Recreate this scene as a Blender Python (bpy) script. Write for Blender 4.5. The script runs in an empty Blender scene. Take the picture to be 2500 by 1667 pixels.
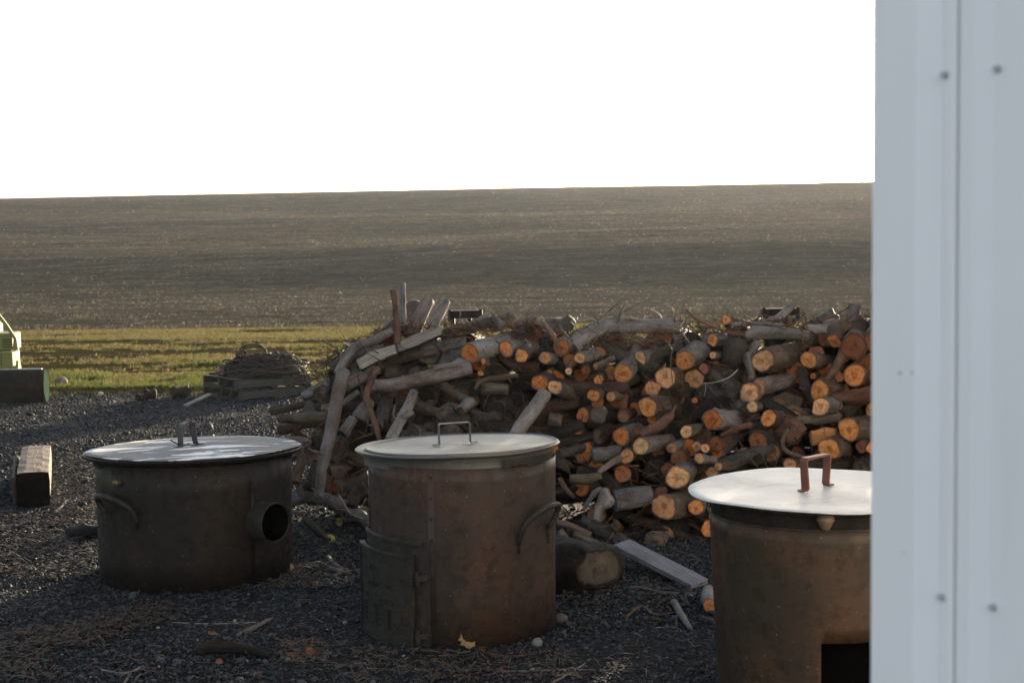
import bpy, bmesh, math, random
from mathutils import Vector, Matrix, noise
import numpy as np
random.seed(7)
R = random.random
def U(a, b): return a + (b - a) * random.random()
sc = bpy.context.scene
COL = sc.collection

# ------------------------------------------------------------------ camera
F = 3472.0; CX = 1250.0; CY = 833.5
PITCH = math.radians(3.5); ROLL = math.radians(0.7); CAMH = 1.65
fw = Vector((0, math.cos(PITCH), -math.sin(PITCH)))
X0 = Vector((1, 0, 0)); U0 = Vector((0, math.sin(PITCH), math.cos(PITCH)))
rt = X0 * math.cos(ROLL) - U0 * math.sin(ROLL)
up = X0 * math.sin(ROLL) + U0 * math.cos(ROLL)
CAM = Vector((0, 0, CAMH))
cam_d = bpy.data.cameras.new('camera'); cam = bpy.data.objects.new('camera', cam_d); COL.objects.link(cam)
m = Matrix((rt, up, -fw)).transposed().to_4x4(); m.translation = CAM
cam.matrix_world = m
cam_d.sensor_width = 36; cam_d.lens = 50; cam_d.clip_end = 3000; cam_d.clip_start = 0.05
cam_d.dof.use_dof = True; cam_d.dof.focus_distance = 7.6; cam_d.dof.aperture_fstop = 6.3
sc.camera = cam

# ------------------------------------------------------------------ sky, sun, exposure
SUN_EL = math.radians(5.8); SUN_AZ = math.radians(21.5)     # azimuth measured from +Y to the right
w = bpy.data.worlds.new('World'); sc.world = w; w.use_nodes = True
nt = w.node_tree; nt.nodes.clear()
sky = nt.nodes.new('ShaderNodeTexSky'); sky.sky_type = 'NISHITA'; sky.sun_disc = False
sky.sun_elevation = SUN_EL; sky.sun_rotation = SUN_AZ
sky.air_density = 1.0; sky.dust_density = 2.2; sky.ozone_density = 1.4; sky.altitude = 300
bg = nt.nodes.new('ShaderNodeBackground'); bg.inputs['Strength'].default_value = 0.15
wo = nt.nodes.new('ShaderNodeOutputWorld')
hs = nt.nodes.new('ShaderNodeHueSaturation'); hs.inputs['Saturation'].default_value = 0.56; hs.inputs['Hue'].default_value = 0.510   # the camera's white balance
nt.links.new(sky.outputs[0], hs.inputs['Color']); nt.links.new(hs.outputs[0], bg.inputs[0]); nt.links.new(bg.outputs[0], wo.inputs[0])
sun_d = bpy.data.lights.new('sun', 'SUN'); sun_d.energy = 5.0; sun_d.angle = math.radians(0.6); sun_d.color = (1.0, 0.80, 0.56)
sun = bpy.data.objects.new('sun', sun_d); COL.objects.link(sun)
sdir = Vector((math.sin(SUN_AZ) * math.cos(SUN_EL), math.cos(SUN_AZ) * math.cos(SUN_EL), math.sin(SUN_EL)))
sun.rotation_euler = sdir.to_track_quat('Z', 'Y').to_euler(); sun.location = (6, 12, 5)
sc.view_settings.view_transform = 'Standard'; sc.view_settings.look = 'None'
sc.view_settings.exposure = 1.9; sc.view_settings.gamma = 1.0; sc.view_settings.use_curve_mapping = False
sc.cycles.max_bounces = 6; sc.cycles.use_denoising = True

# ------------------------------------------------------------------ helpers
def ray(px, py): return (rt * ((px - CX) / F) + up * ((CY - py) / F) + fw)
def P(px, py, Y):
    d = ray(px, py); return CAM + d * (Y / d.y)
def G(px, py, z=0.0):
    d = ray(px, py); return CAM + d * ((z - CAMH) / d.z)

def link(name, me, mat=None, parent=None, smooth=True, col=None):
    o = bpy.data.objects.new(name, me); COL.objects.link(o)
    if mat is not None:
        ms = mat if isinstance(mat, (list, tuple)) else [mat]
        for x in ms: me.materials.append(x)
    if smooth and len(me.polygons): me.polygons.foreach_set('use_smooth', [True] * len(me.polygons))
    if parent: o.parent = parent
    if col: o.color = (*col, 1)
    return o
def empty(name, loc, rz=0):
    o = bpy.data.objects.new(name, None); COL.objects.link(o); o.location = loc; o.rotation_euler = (0, 0, rz)
    o.empty_display_size = 0.1
    return o
def tag(o, label=None, cat=None, group=None, kind=None):
    if label: o['label'] = label
    if cat: o['category'] = cat
    if group: o['group'] = group
    if kind: o['kind'] = kind
    return o
def bmesh_obj(name, bm, mat=None, parent=None, smooth=False, col=None):
    me = bpy.data.meshes.new(name); bm.normal_update(); bm.to_mesh(me); bm.free()
    return link(name, me, mat, parent, smooth, col)
def pyd(name, v, f, mat=None, parent=None, smooth=False, col=None):
    me = bpy.data.meshes.new(name); me.from_pydata([tuple(x) for x in v], [], f); me.update()
    return link(name, me, mat, parent, smooth, col)
def grid_quads(nu, nv, wrap=False, off=0):
    f = []
    for i in range(nu - 1):
        for j in range(nv if wrap else nv - 1):
            j2 = (j + 1) % nv
            f.append((off + i * nv + j, off + i * nv + j2, off + (i + 1) * nv + j2, off + (i + 1) * nv + j))
    return f
def add_box(bm, c, s, rot=None, bev=0.0):
    mt = Matrix.Translation(c)
    if rot is not None: mt = mt @ rot.to_4x4()
    mt = mt @ Matrix.Diagonal((s[0], s[1], s[2], 1))
    r = bmesh.ops.create_cube(bm, size=1, matrix=mt)
    if bev:
        es = list({e for v in r['verts'] for e in v.link_edges})
        bmesh.ops.bevel(bm, geom=es, offset=bev, segments=1, affect='EDGES')
def tube_bm(bm, pts, rad, seg=8, cap=True, flat=1.0):
    n = len(pts); pts = [Vector(p) for p in pts]
    if not hasattr(rad, '__len__'): rad = [rad] * n
    t0 = (pts[1] - pts[0]).normalized()
    a = t0.orthogonal().normalized(); rings = []
    for i in range(n):
        t = (pts[min(i + 1, n - 1)] - pts[max(i - 1, 0)]).normalized()
        a = (a - t * a.dot(t)).normalized(); b = t.cross(a)
        rings.append([bm.verts.new(pts[i] + (a * math.cos(2 * math.pi * k / seg) + b * math.sin(2 * math.pi * k / seg) * flat) * rad[i]) for k in range(seg)])
    for i in range(n - 1):
        for k in range(seg):
            bm.faces.new((rings[i][k], rings[i][(k + 1) % seg], rings[i + 1][(k + 1) % seg], rings[i + 1][k]))
    if cap:
        bm.faces.new(rings[0][::-1]); bm.faces.new(rings[-1])
def strap_bm(bm, pts, wv, width, thick):
    """flat bar following pts, width along wv"""
    wv = Vector(wv).normalized(); n = len(pts); pts = [Vector(p) for p in pts]; rings = []
    for i in range(n):
        t = (pts[min(i + 1, n - 1)] - pts[max(i - 1, 0)]).normalized()
        nn = t.cross(wv).normalized()
        sc_ = 1.0
        if 0 < i < n - 1:
            a = (pts[i] - pts[i - 1]).normalized(); sc_ = 1 / max(0.5, abs(a.cross(wv).normalized().dot(nn)))
        rings.append([bm.verts.new(pts[i] + wv * sx * width / 2 + nn * sy * thick / 2 * sc_) for sx, sy in ((-1, -1), (1, -1), (1, 1), (-1, 1))])
    for i in range(n - 1):
        for k in range(4):
            bm.faces.new((rings[i][k], rings[i][(k + 1) % 4], rings[i + 1][(k + 1) % 4], rings[i + 1][k]))
    bm.faces.new(rings[0][::-1]); bm.faces.new(rings[-1])
def lathe_bm(bm, prof, seg=64, a0=0.0, a1=2 * math.pi, c=(0, 0), wob=None):
    full = abs(a1 - a0 - 2 * math.pi) < 1e-6; n = seg if full else seg + 1
    rings = []
    for (r, z) in prof:
        ring = []
        for k in range(n):
            a = a0 + (a1 - a0) * k / seg
            dz = dr = 0
            if wob: dr, dz = wob(a, r, z)
            ring.append(bm.verts.new((c[0] + (r + dr) * math.sin(a), c[1] - (r + dr) * math.cos(a), z + dz)))
        rings.append(ring)
    for i in range(len(prof) - 1):
        for k in range(n if full else n - 1):
            k2 = (k + 1) % n
            bm.faces.new((rings[i][k], rings[i][k2], rings[i + 1][k2], rings[i + 1][k]))
    return rings

# ------------------------------------------------------------------ materials
class M_:
    def __init__(s, name):
        s.m = bpy.data.materials.new(name); s.m.use_nodes = True; s.t = s.m.node_tree; s.t.nodes.clear()
        s.out = s.n('ShaderNodeOutputMaterial'); s.b = s.n('ShaderNodeBsdfPrincipled'); s.l(s.b.outputs[0], s.out.inputs[0])
    def n(s, ty, **k):
        x = s.t.nodes.new(ty)
        for a, b in k.items(): setattr(x, a, b)
        return x
    def l(s, a, b): s.t.links.new(a, b)
    def co(s, kind='Object'):
        if kind.startswith('@'):
            x = s.n('ShaderNodeAttribute', attribute_name=kind[1:]); return x.outputs['Vector']
        if kind == 'Pos': return s.n('ShaderNodeNewGeometry').outputs['Position']
        return s.n('ShaderNodeTexCoord').outputs[kind]
    def mapv(s, v, scale=(1, 1, 1), loc=(0, 0, 0)):
        x = s.n('ShaderNodeMapping'); s.l(v, x.inputs[0]); x.inputs['Scale'].default_value = scale; x.inputs['Location'].default_value = loc
        return x.outputs[0]
    def noise(s, v, scale, detail=4, rough=0.55, dist=0.0, w=None):
        x = s.n('ShaderNodeTexNoise')
        if w is not None: x.noise_dimensions = '4D'; s.l(w, x.inputs['W'])
        s.l(v, x.inputs['Vector']); x.inputs['Scale'].default_value = scale; x.inputs['Detail'].default_value = detail
        x.inputs['Roughness'].default_value = rough; x.inputs['Distortion'].default_value = dist
        return x.outputs[0]
    def voro(s, v, scale, feat='F1', out='Distance'):
        x = s.n('ShaderNodeTexVoronoi', feature=feat); s.l(v, x.inputs['Vector']); x.inputs['Scale'].default_value = scale
        return x.outputs[out]
    def ramp(s, v, stops, interp='LINEAR'):
        x = s.n('ShaderNodeValToRGB'); x.color_ramp.interpolation = interp; e = x.color_ramp.elements
        while len(e) > 1: e.remove(e[-1])
        e[0].position = stops[0][0]; e[0].color = s.c4(stops[0][1])
        for p, c in stops[1:]:
            q = e.new(p); q.color = s.c4(c)
        s.l(v, x.inputs[0]); return x.outputs[0]
    @staticmethod
    def c4(c): return (c, c, c, 1) if not hasattr(c, '__len__') else (*c[:3], 1)
    def mix(s, f, a, b, mode='MIX'):
        x = s.n('ShaderNodeMix', data_type='RGBA', blend_type=mode)
        for i, v in ((0, f), (6, a), (7, b)):
            if hasattr(v, 'links') or isinstance(v, bpy.types.NodeSocket): s.l(v, x.inputs[i])
            else: x.inputs[i].default_value = v if i == 0 else s.c4(v)
        return x.outputs[2]
    def math(s, op, a, b=0.0, clamp=False):
        x = s.n('ShaderNodeMath', operation=op, use_clamp=clamp)
        for i, v in ((0, a), (1, b)):
            if isinstance(v, bpy.types.NodeSocket): s.l(v, x.inputs[i])
            else: x.inputs[i].default_value = v
        return x.outputs[0]
    def bump(s, h, strength=0.5, dist=0.01, prev=None):
        x = s.n('ShaderNodeBump'); x.inputs['Strength'].default_value = strength; x.inputs['Distance'].default_value = dist
        s.l(h, x.inputs['Height'])
        if prev is not None: s.l(prev, x.inputs['Normal'])
        return x.outputs[0]
    def rnd(s): return s.n('ShaderNodeObjectInfo').outputs['Random']
    def ocol(s): return s.n('ShaderNodeObjectInfo').outputs['Color']
    def set(s, col=None, rough=None, metal=None, nrm=None, spec=None):
        if col is not None: col = s.mix(1.0, col, (.80, .80, .80), 'MULTIPLY') if isinstance(col, bpy.types.NodeSocket) else col
        for k, v in (('Base Color', col), ('Roughness', rough), ('Metallic', metal), ('Normal', nrm), ('Specular IOR Level', spec)):
            if v is None: continue
            if isinstance(v, bpy.types.NodeSocket): s.l(v, s.b.inputs[k])
            else: s.b.inputs[k].default_value = s.c4(v) if k == 'Base Color' else v
        return s.m

def mat_bark():
    s = M_('bark'); v = s.co('@lc'); w_ = s.math('MULTIPLY', s.rnd(), 40.0)
    vs = s.mapv(v, (1, 1, 0.45))
    n1 = s.noise(vs, 14, 6, .62, .3, w_); n2 = s.noise(vs, 55, 4, .6, 0, w_)
    lent = s.noise(s.mapv(v, (0.7, 0.7, 2.8)), 60, 2, .5, 0, w_)
    c = s.mix(s.ramp(n1, [(.36, 0), (.62, 1)]), (.045, .037, .030), (.235, .225, .215))
    c = s.mix(s.ramp(n2, [(.42, 0), (.58, .55)]), c, (.16, .145, .13), 'MIX')
    c = s.mix(s.ramp(lent, [(.30, .8), (.42, 0)]), c, (.025, .02, .018))
    n3 = s.noise(vs, 5, 3, .5, .6, w_)
    c = s.mix(s.ramp(n3, [(.58, 0), (.68, .65)]), c, (.10, .055, .03))
    c = s.mix(1.0, c, s.ocol(), 'MULTIPLY')
    crack = s.noise(s.mapv(v, (2.2, 2.2, .35)), 34, 4, .7, .8, w_)
    h = s.math('ADD', s.math('MULTIPLY', n1, .8), s.math('MULTIPLY', crack, .6))
    return s.set(c, .78, 0, s.bump(h, 1.0, .02), .25)
def mat_cut():
    s = M_('sawn_end_grain'); uv = s.co('UV'); w_ = s.math('MULTIPLY', s.rnd(), 30.0)
    d = s.noise(uv, 1.6, 3, .5, 0, w_)
    off = s.n('ShaderNodeVectorMath', operation='ADD'); s.l(uv, off.inputs[0])
    nz = s.n('ShaderNodeTexNoise', noise_dimensions='4D'); s.l(uv, nz.inputs['Vector']); s.l(w_, nz.inputs['W']); nz.inputs['Scale'].default_value = 1.1
    sub = s.n('ShaderNodeVectorMath', operation='SUBTRACT'); s.l(nz.outputs['Color'], sub.inputs[0]); sub.inputs[1].default_value = (.5, .5, .5)
    scl = s.n('ShaderNodeVectorMath', operation='SCALE'); s.l(sub.outputs[0], scl.inputs[0]); scl.inputs['Scale'].default_value = .75
    s.l(scl.outputs[0], off.inputs[1])
    ln = s.n('ShaderNodeVectorMath', operation='LENGTH'); s.l(off.outputs[0], ln.inputs[0]); r = ln.outputs['Value']
    ln0 = s.n('ShaderNodeVectorMath', operation='LENGTH'); s.l(uv, ln0.inputs[0]); r0 = ln0.outputs['Value']
    rings = s.math('SINE', s.math('MULTIPLY', r, 55.0))
    heartsize = s.math('ADD', s.math('MULTIPLY', s.rnd(), .30), .10)
    hm = s.math('SUBTRACT', 1.0, s.math('DIVIDE', r, heartsize), True)
    hm = s.ramp(hm, [(0, 0), (.35, 1)])
    base = s.ocol()
    c = s.mix(s.ramp(rings, [(0, 0), (1, .25)]), base, s.mix(1.0, base, (.62, .48, .36), 'MULTIPLY'))
    c = s.mix(s.math('MULTIPLY', hm, .75), c, s.mix(1.0, base, (.34, .20, .13), 'MULTIPLY'))
    saw = s.noise(s.mapv(uv, (1.2, 14, 1)), 1.6, 3, .6, .1, w_)
    c = s.mix(s.ramp(saw, [(.5, 0), (.62, .45)]), c, s.mix(1.0, base, (1.25, 1.35, 1.5), 'MULTIPLY'))
    blot = s.noise(uv, 2.3, 4, .6, .5, w_)
    c = s.mix(s.ramp(blot, [(.44, 0), (.64, .75)]), c, s.mix(1.0, base, (.42, .30, .24), 'MULTIPLY'))
    age = s.noise(uv, .6, 2, .5, 0, s.math('ADD', w_, 7.0))
    c = s.mix(s.ramp(age, [(.50, 0), (.64, .55)]), c, (.17, .12, .085))
    # the ring of sapwood under the bark is red brown
    c = s.mix(s.ramp(r0, [(.84, 0), (.97, .85)]), c, s.mix(1.0, base, (.26, .17, .14), 'MULTIPLY'))
    # radial drying checks
    ck = s.n('ShaderNodeTexWave', wave_type='BANDS'); s.l(s.mapv(uv, (1, .25, 1)), ck.inputs[0]); ck.inputs['Scale'].default_value = .55; ck.inputs['Distortion'].default_value = 9; ck.inputs['Detail'].default_value = 3; ck.inputs['Detail Scale'].default_value = 1.2
    cm = s.math('MULTIPLY', s.ramp(ck.outputs[1], [(0, .5), (.012, 0)]), s.ramp(s.noise(uv, .9, 1, .5, 0, w_), [(.50, 0), (.58, .8)]))
    c = s.mix(cm, c, (.07, .03, .015))
    return s.set(c, .8, 0, s.bump(s.math('ADD', saw, s.math('MULTIPLY', rings, .1)), .6, .004), .2)
def mat_splitwood(name='split_wood'):
    s = M_(name); v = s.co('@lc'); w_ = s.math('MULTIPLY', s.rnd(), 30.0)
    g = s.noise(s.mapv(v, (3, 3, .18)), 26, 5, .65, .4, w_)
    c = s.mix(s.ramp(g, [(.3, 0), (.7, 1)]), (.28, .24, .21), (.95, .92, .88))
    c = s.mix(1.0, c, s.ocol(), 'MULTIPLY')
    return s.set(c, .85, 0, s.bump(g, .9, .01), .2)
def mat_lumber(name, c0, c1, axis=1, dark=.5):
    s = M_(name); v = s.co('Object'); sc_ = [3, 3, 3]; sc_[axis] = .16
    g = s.noise(s.mapv(v, tuple(sc_)), 22, 6, .65, .5); st = s.noise(v, 5, 4, .6)
    c = s.mix(s.ramp(g, [(.3, 0), (.7, 1)]), c0, c1)
    c = s.mix(s.ramp(st, [(.45, 0), (.72, dark)]), c, tuple(x * .35 for x in c0))
    return s.set(c, .85, 0, s.bump(g, .6, .006), .2)
def mat_steel(name, base, rust, rustamt=.5, rough=.55, metal=.35, streak=True, spots=True):
    s = M_(name); v = s.co('Object')
    n1 = s.noise(v, 2.6, 6, .6, .4); n2 = s.noise(v, 16, 5, .65)
    st = s.noise(s.mapv(v, (9, 9, .7)), 3, 4, .6, .2)
    lo = .62 - rustamt * .35
    c = s.mix(s.ramp(n1, [(lo, 0), (lo + .22, 1)]), base, rust)
    c = s.mix(s.ramp(n2, [(.48, 0), (.66, .65)]), c, tuple(x * .42 for x in base))
    n4 = s.noise(v, 48, 4, .7); gate = s.ramp(n1, [(.45, 0), (.6, 1)]); c = s.mix(s.math('MULTIPLY', s.ramp(n4, [(.58, 0), (.66, .6)]), gate), c, tuple(min(1, x * 2.1) for x in rust))
    if streak: c = s.mix(s.ramp(st, [(.52, 0), (.75, .16)]), c, tuple(min(1, x * 1.7) for x in rust))
    if spots:
        sp = s.voro(s.mapv(v, (1, 1, .6)), 30); c = s.mix(s.ramp(sp, [(.035, .7), (.07, 0)]), c, (.30, .27, .20))
        gate = s.noise(v, 7, 2); 
    rr = s.ramp(n2, [(.3, rough - .12), (.7, rough + .2)])
    h = s.math('ADD', s.math('MULTIPLY', n1, .5), s.math('MULTIPLY', n2, .18))
    return s.set(c, rr, metal * .4, s.bump(h, .45, .02), .25)
def mat_simple(name, col, rough=.7, metal=0, var=.25, scale=12, bump=.2, spec=.4):
    s = M_(name); v = s.co('Object'); n1 = s.noise(v, scale, 5, .6)
    c = s.mix(s.ramp(n1, [(.3, 0), (.7, 1)]), tuple(x * (1 - var) for x in col), tuple(min(1, x * (1 + var)) for x in col))
    return s.set(c, rough, metal, s.bump(n1, bump, .005), spec)
def mat_stone(name, stops, rough=.75):
    s = M_(name); r = s.rnd(); c = s.ramp(r, stops, 'CONSTANT'); n = s.noise(s.co('Object'), 2.2, 3)
    c = s.mix(s.ramp(n, [(.3, 0), (.7, .5)]), c, s.mix(1.0, c, (.5, .5, .5), 'MULTIPLY'))
    return s.set(c, rough, 0, None, .22)
def mat_blade(name, stops, trans=.45):
    s = M_(name); c = s.ramp(s.rnd(), stops)
    s.set(c, .6, 0, None, .12)
    tr = s.n('ShaderNodeBsdfTranslucent'); s.l(c, tr.inputs[0]); mx = s.n('ShaderNodeMixShader'); mx.inputs[0].default_value = trans
    s.l(s.b.outputs[0], mx.inputs[1]); s.l(tr.outputs[0], mx.inputs[2]); s.l(mx.outputs[0], s.out.inputs[0])
    return s.m

BARK = mat_bark(); CUT = mat_cut(); SPLIT = mat_splitwood()
# ------------------------------------------------------------------ terrain
HP = [(0, 0), (30, 0), (45, .05), (60, .30), (78, 1.15), (95, 2.25), (118, 3.9), (140, 5.7), (175, 8.7), (210, 11.35), (232, 12.75), (262, 13.6), (320, 12.5), (600, 3.0), (1500, -12)]
HX = [a for a, b in HP]; HY = [b for a, b in HP]
def hermite(x):
    x = max(HX[0], min(HX[-1] - 1e-3, x)); i = 0
    while HX[i + 1] <= x: i += 1
    def m(i):
        if i == 0 or i == len(HX) - 1: return 0
        a = (HY[i] - HY[i - 1]) / (HX[i] - HX[i - 1]); b = (HY[i + 1] - HY[i]) / (HX[i + 1] - HX[i])
        return 0 if a * b <= 0 else 2 * a * b / (a + b)
    h = HX[i + 1] - HX[i]; t = (x - HX[i]) / h
    return (2*t**3 - 3*t**2 + 1) * HY[i] + (t**3 - 2*t**2 + t) * h * m(i) + (-2*t**3 + 3*t**2) * HY[i+1] + (t**3 - t**2) * h * m(i+1)
def terr(x, y):
    d = max(0.0, y - 0.02 * x)
    z = hermite(d)
    k = min(1, max(0, (d - 38) / 40.0))
    z += k * 0.75 * noise.noise(Vector((x * .022 + 3, y * .03, 0))) * (1 if d < 190 else max(0, 1 - (d - 190) / 60))
    z += k * 0.16 * noise.noise(Vector((x * .07, y * .11, 4))) * (1 if d < 190 else max(0, 1 - (d - 190) / 40))
    kx = min(1, max(0, (x + 34) / 50.0)); kx = kx * kx * (3 - 2 * kx); kd = min(1, max(0, (d - 56 + .10 * x) / 24.0)); kd = kd * kd * (3 - 2 * kd)
    z += (.10 + .72 * kx) * kd * (1 - min(1, max(0, (d - 85) / 90.0)))
    if d > 90:
        z -= .15 * min(1, (d - 90) / 150); z -= .85 * min(1, (d - 90) / 150) * max(0.0, min(1.2, (70 - x) / 160))
        z += .22 * min(1, (d - 90) / 150) * math.sin(x * .021 + 1.0)
    if d > 45: z += .05 * noise.noise(Vector((x * .4, y * .5, 9)))
    return z
ys = [-40, -15, 0, 5, 10, 14] + list(np.arange(16, 60, 1.0)) + list(np.arange(60, 130, 1.6)) + list(np.arange(130, 270, 2.5)) + [290, 330, 400, 520, 700, 1000, 1450]
xn = 91
V = []
for y in ys:
    wd = 30 + abs(y) * 1.1
    for j in range(xn):
        t = (j / (xn - 1)) * 2 - 1; x = wd * (t * .55 + t ** 3 * .45)
        V.append((x, y, terr(x, y) - 0.02))
def mat_field():
    s = M_('plowed_field'); v = s.co('Pos')
    # colour : brown stubble with darker green-grey drifts along the drill rows
    row = s.noise(s.mapv(v, (.05, .55, .0)), 1.0, 6, .68, .25)
    row2 = s.noise(s.mapv(v, (.55, 1.4, .0)), 1.0, 6, .76, .3)
    big = s.noise(s.mapv(v, (.020, .045, .0)), 1.0, 5, .6, .8)
    fine = s.noise(s.mapv(v, (3.0, 6.0, .0)), 1.0, 5, .8)
    spk = s.noise(s.mapv(v, (1.1, 2.2, .0)), 1.0, 7, .85)
    sy = s.n('ShaderNodeSeparateXYZ'); s.l(v, sy.inputs[0])
    low = s.ramp(s.math('ADD', s.math('DIVIDE', sy.outputs[1], 120.0), s.math('MULTIPLY', s.math('SUBTRACT', big, .5), 2.2)), [(.40, 1), (.98, 0)])
    c = s.mix(s.ramp(row, [(.36, 0), (.64, 1)]), (.066, .057, .046), (.168, .137, .106))
    c = s.mix(s.math('MULTIPLY', low, .8), c, (.060, .064, .051))
    c = s.mix(s.ramp(row2, [(.36, .85), (.52, 0)]), c, (.030, .029, .023))
    c = s.mix(s.ramp(row2, [(.52, 0), (.70, .55)]), c, (.21, .175, .135))
    c = s.mix(s.ramp(spk, [(.56, 0), (.66, .8)]), c, (.27, .22, .175))
    c = s.mix(s.ramp(fine, [(.38, .6), (.5, 0)]), c, (.020, .018, .0145))
    mot = s.noise(s.mapv(v, (.16, .34, .0)), 1.0, 5, .65, .5)
    c = s.mix(s.ramp(mot, [(.40, .5), (.56, 0)]), c, (.044, .047, .037))
    # the near margin of the field carries a green flush
    sx = s.n('ShaderNodeSeparateXYZ'); s.l(v, sx.inputs[0])
    yy = s.math('SUBTRACT', sx.outputs[1], s.math('MULTIPLY', sx.outputs[0], .03))
    yn = s.math('ADD', yy, s.math('MULTIPLY', s.math('SUBTRACT', row, .5), 6.0))
    gm = s.ramp(s.math('DIVIDE', yn, 60.0), [(.55, 1), (.61, 0)])
    gc = s.mix(s.ramp(row2, [(.38, 0), (.56, 1)]), (.044, .033, .022), (.082, .074, .026))
    c = s.mix(gm, c, gc)
    h = s.math('ADD', s.math('MULTIPLY', row2, 1.0), s.math('ADD', s.math('MULTIPLY', spk, .9), s.math('MULTIPLY', fine, .35)))
    return s.set(c, .9, 0, s.bump(h, .75, .25), 0.0)
FIELD = mat_field()
field = pyd('field', V, grid_quads(len(ys), xn), FIELD, smooth=True)
tag(field, 'brown plowed stubble field rising to a level crest behind the yard', kind='structure')

# gravel yard and grass verge as sheets with ragged shared edges
def sheet(name, yfn0, yfn1, x0, x1, z, mat, nx=160, ny=30):
    V = []
    for i in range(ny):
        for j in range(nx):
            x = x0 + (x1 - x0) * j / (nx - 1); a = yfn0(x); b = yfn1(x); y = a + (b - a) * i / (ny - 1)
            V.append((x, y, z + .012 * noise.noise(Vector((x * 1.3, y * 1.3, z * 50)))))
    return pyd(name, V, grid_quads(ny, nx), mat, smooth=True)
def edge1(x): return 17.6 + .02 * x + .5 * noise.noise(Vector((x * .5, 1, 0))) + .25 * noise.noise(Vector((x * 2.1, 5, 0)))
def edge2(x): return 31.5 + .03 * x + .4 * noise.noise(Vector((x * .3, 9, 0)))
def mat_ground():
    s = M_('gravel_ground'); v = s.co('Pos')
    n1 = s.noise(v, 1.1, 5, .6); n2 = s.noise(v, 40, 4, .7); vo = s.voro(v, 55)
    c = s.mix(s.ramp(n1, [(.4, 0), (.62, 1)]), (.007, .0085, .010), (.013, .0125, .011))
    c = s.mix(s.ramp(n2, [(.45, 0), (.7, .7)]), c, (.04, .044, .048))
    h = s.math('ADD', n2, s.math('MULTIPLY', vo, 1.2))
    return s.set(c, .85, 0, s.bump(h, .9, .02), .1)
def mat_verge():
    s = M_('verge_soil'); v = s.co('Pos')
    n1 = s.noise(s.mapv(v, (.07, 1.0, 0)), 1.0, 6, .62, .3); n2 = s.noise(v, 9, 5, .7)
    c = s.mix(s.ramp(n1, [(.42, 0), (.54, 1)]), (.048, .034, .023), (.070, .062, .022))
    c = s.mix(s.ramp(n2, [(.4, .6), (.6, 0)]), c, (.022, .017, .011))
    return s.set(c, .9, 0, s.bump(n2, .9, .05), 0.0)
verge = sheet('grass_verge', lambda x: edge1(x) - 1.5, edge2, -16, 16, -0.012, mat_verge(), 160, 40)
tag(verge, 'grassy verge between the gravel yard and the plowed field', kind='structure')
yard = sheet('gravel_yard', lambda x: -12.0, edge1, -16, 16, 0.0, mat_ground(), 200, 160)
tag(yard, 'dark gravel yard around the fire pots and the wood pile', kind='structure')

# ------------------------------------------------------------------ scatter with geometry nodes (uncountable ground cover only)
def scatter(name, co, rot, scl, protos, label, kind='stuff'):
    me = bpy.data.meshes.new(name); n = len(co); me.vertices.add(n); me.vertices.foreach_set('co', np.asarray(co, dtype=np.float32).ravel())
    a = me.attributes.new('rot', 'FLOAT_VECTOR', 'POINT'); a.data.foreach_set('vector', np.asarray(rot, dtype=np.float32).ravel())
    b = me.attributes.new('scl', 'FLOAT_VECTOR', 'POINT'); b.data.foreach_set('vector', np.asarray(scl, dtype=np.float32).ravel())
    me.update()
    o = bpy.data.objects.new(name, me); COL.objects.link(o)
    pc = bpy.data.collections.new(name + '_kinds')
    for p in protos: pc.objects.link(p)
    g = bpy.data.node_groups.new(name + '_scatter', 'GeometryNodeTree')
    g.interface.new_socket('Geometry', in_out='INPUT', socket_type='NodeSocketGeometry'); g.interface.new_socket('Geometry', in_out='OUTPUT', socket_type='NodeSocketGeometry')
    gi = g.nodes.new('NodeGroupInput'); go = g.nodes.new('NodeGroupOutput')
    ip = g.nodes.new('GeometryNodeInstanceOnPoints'); ci = g.nodes.new('GeometryNodeCollectionInfo'); ci.inputs['Collection'].default_value = pc
    ci.inputs['Separate Children'].default_value = True; ci.inputs['Reset Children'].default_value = True
    ip.inputs['Pick Instance'].default_value = True
    rv = g.nodes.new('FunctionNodeRandomValue'); rv.data_type = 'INT'
    for s_ in rv.inputs:
        if s_.type == 'INT' and s_.name == 'Min': s_.default_value = 0
        if s_.type == 'INT' and s_.name == 'Max': s_.default_value = len(protos) - 1
    ra = g.nodes.new('GeometryNodeInputNamedAttribute'); ra.data_type = 'FLOAT_VECTOR'; ra.inputs[0].default_value = 'rot'
    sa = g.nodes.new('GeometryNodeInputNamedAttribute'); sa.data_type = 'FLOAT_VECTOR'; sa.inputs[0].default_value = 'scl'
    e2 = g.nodes.new('FunctionNodeEulerToRotation')
    L = g.links.new
    L(gi.outputs[0], ip.inputs['Points']); L(ci.outputs[0], ip.inputs['Instance'])
    L([x for x in rv.outputs if x.type == 'INT'][0], ip.inputs['Instance Index'])
    L(ra.outputs[0], e2.inputs[0]); L(e2.outputs[0], ip.inputs['Rotation']); L(sa.outputs[0], ip.inputs['Scale'])
    L(ip.outputs[0], go.inputs[0])
    md = o.modifiers.new('scatter', 'NODES'); md.node_group = g
    tag(o, label, kind=kind)
    return o
rs = np.random.RandomState(11)
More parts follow.
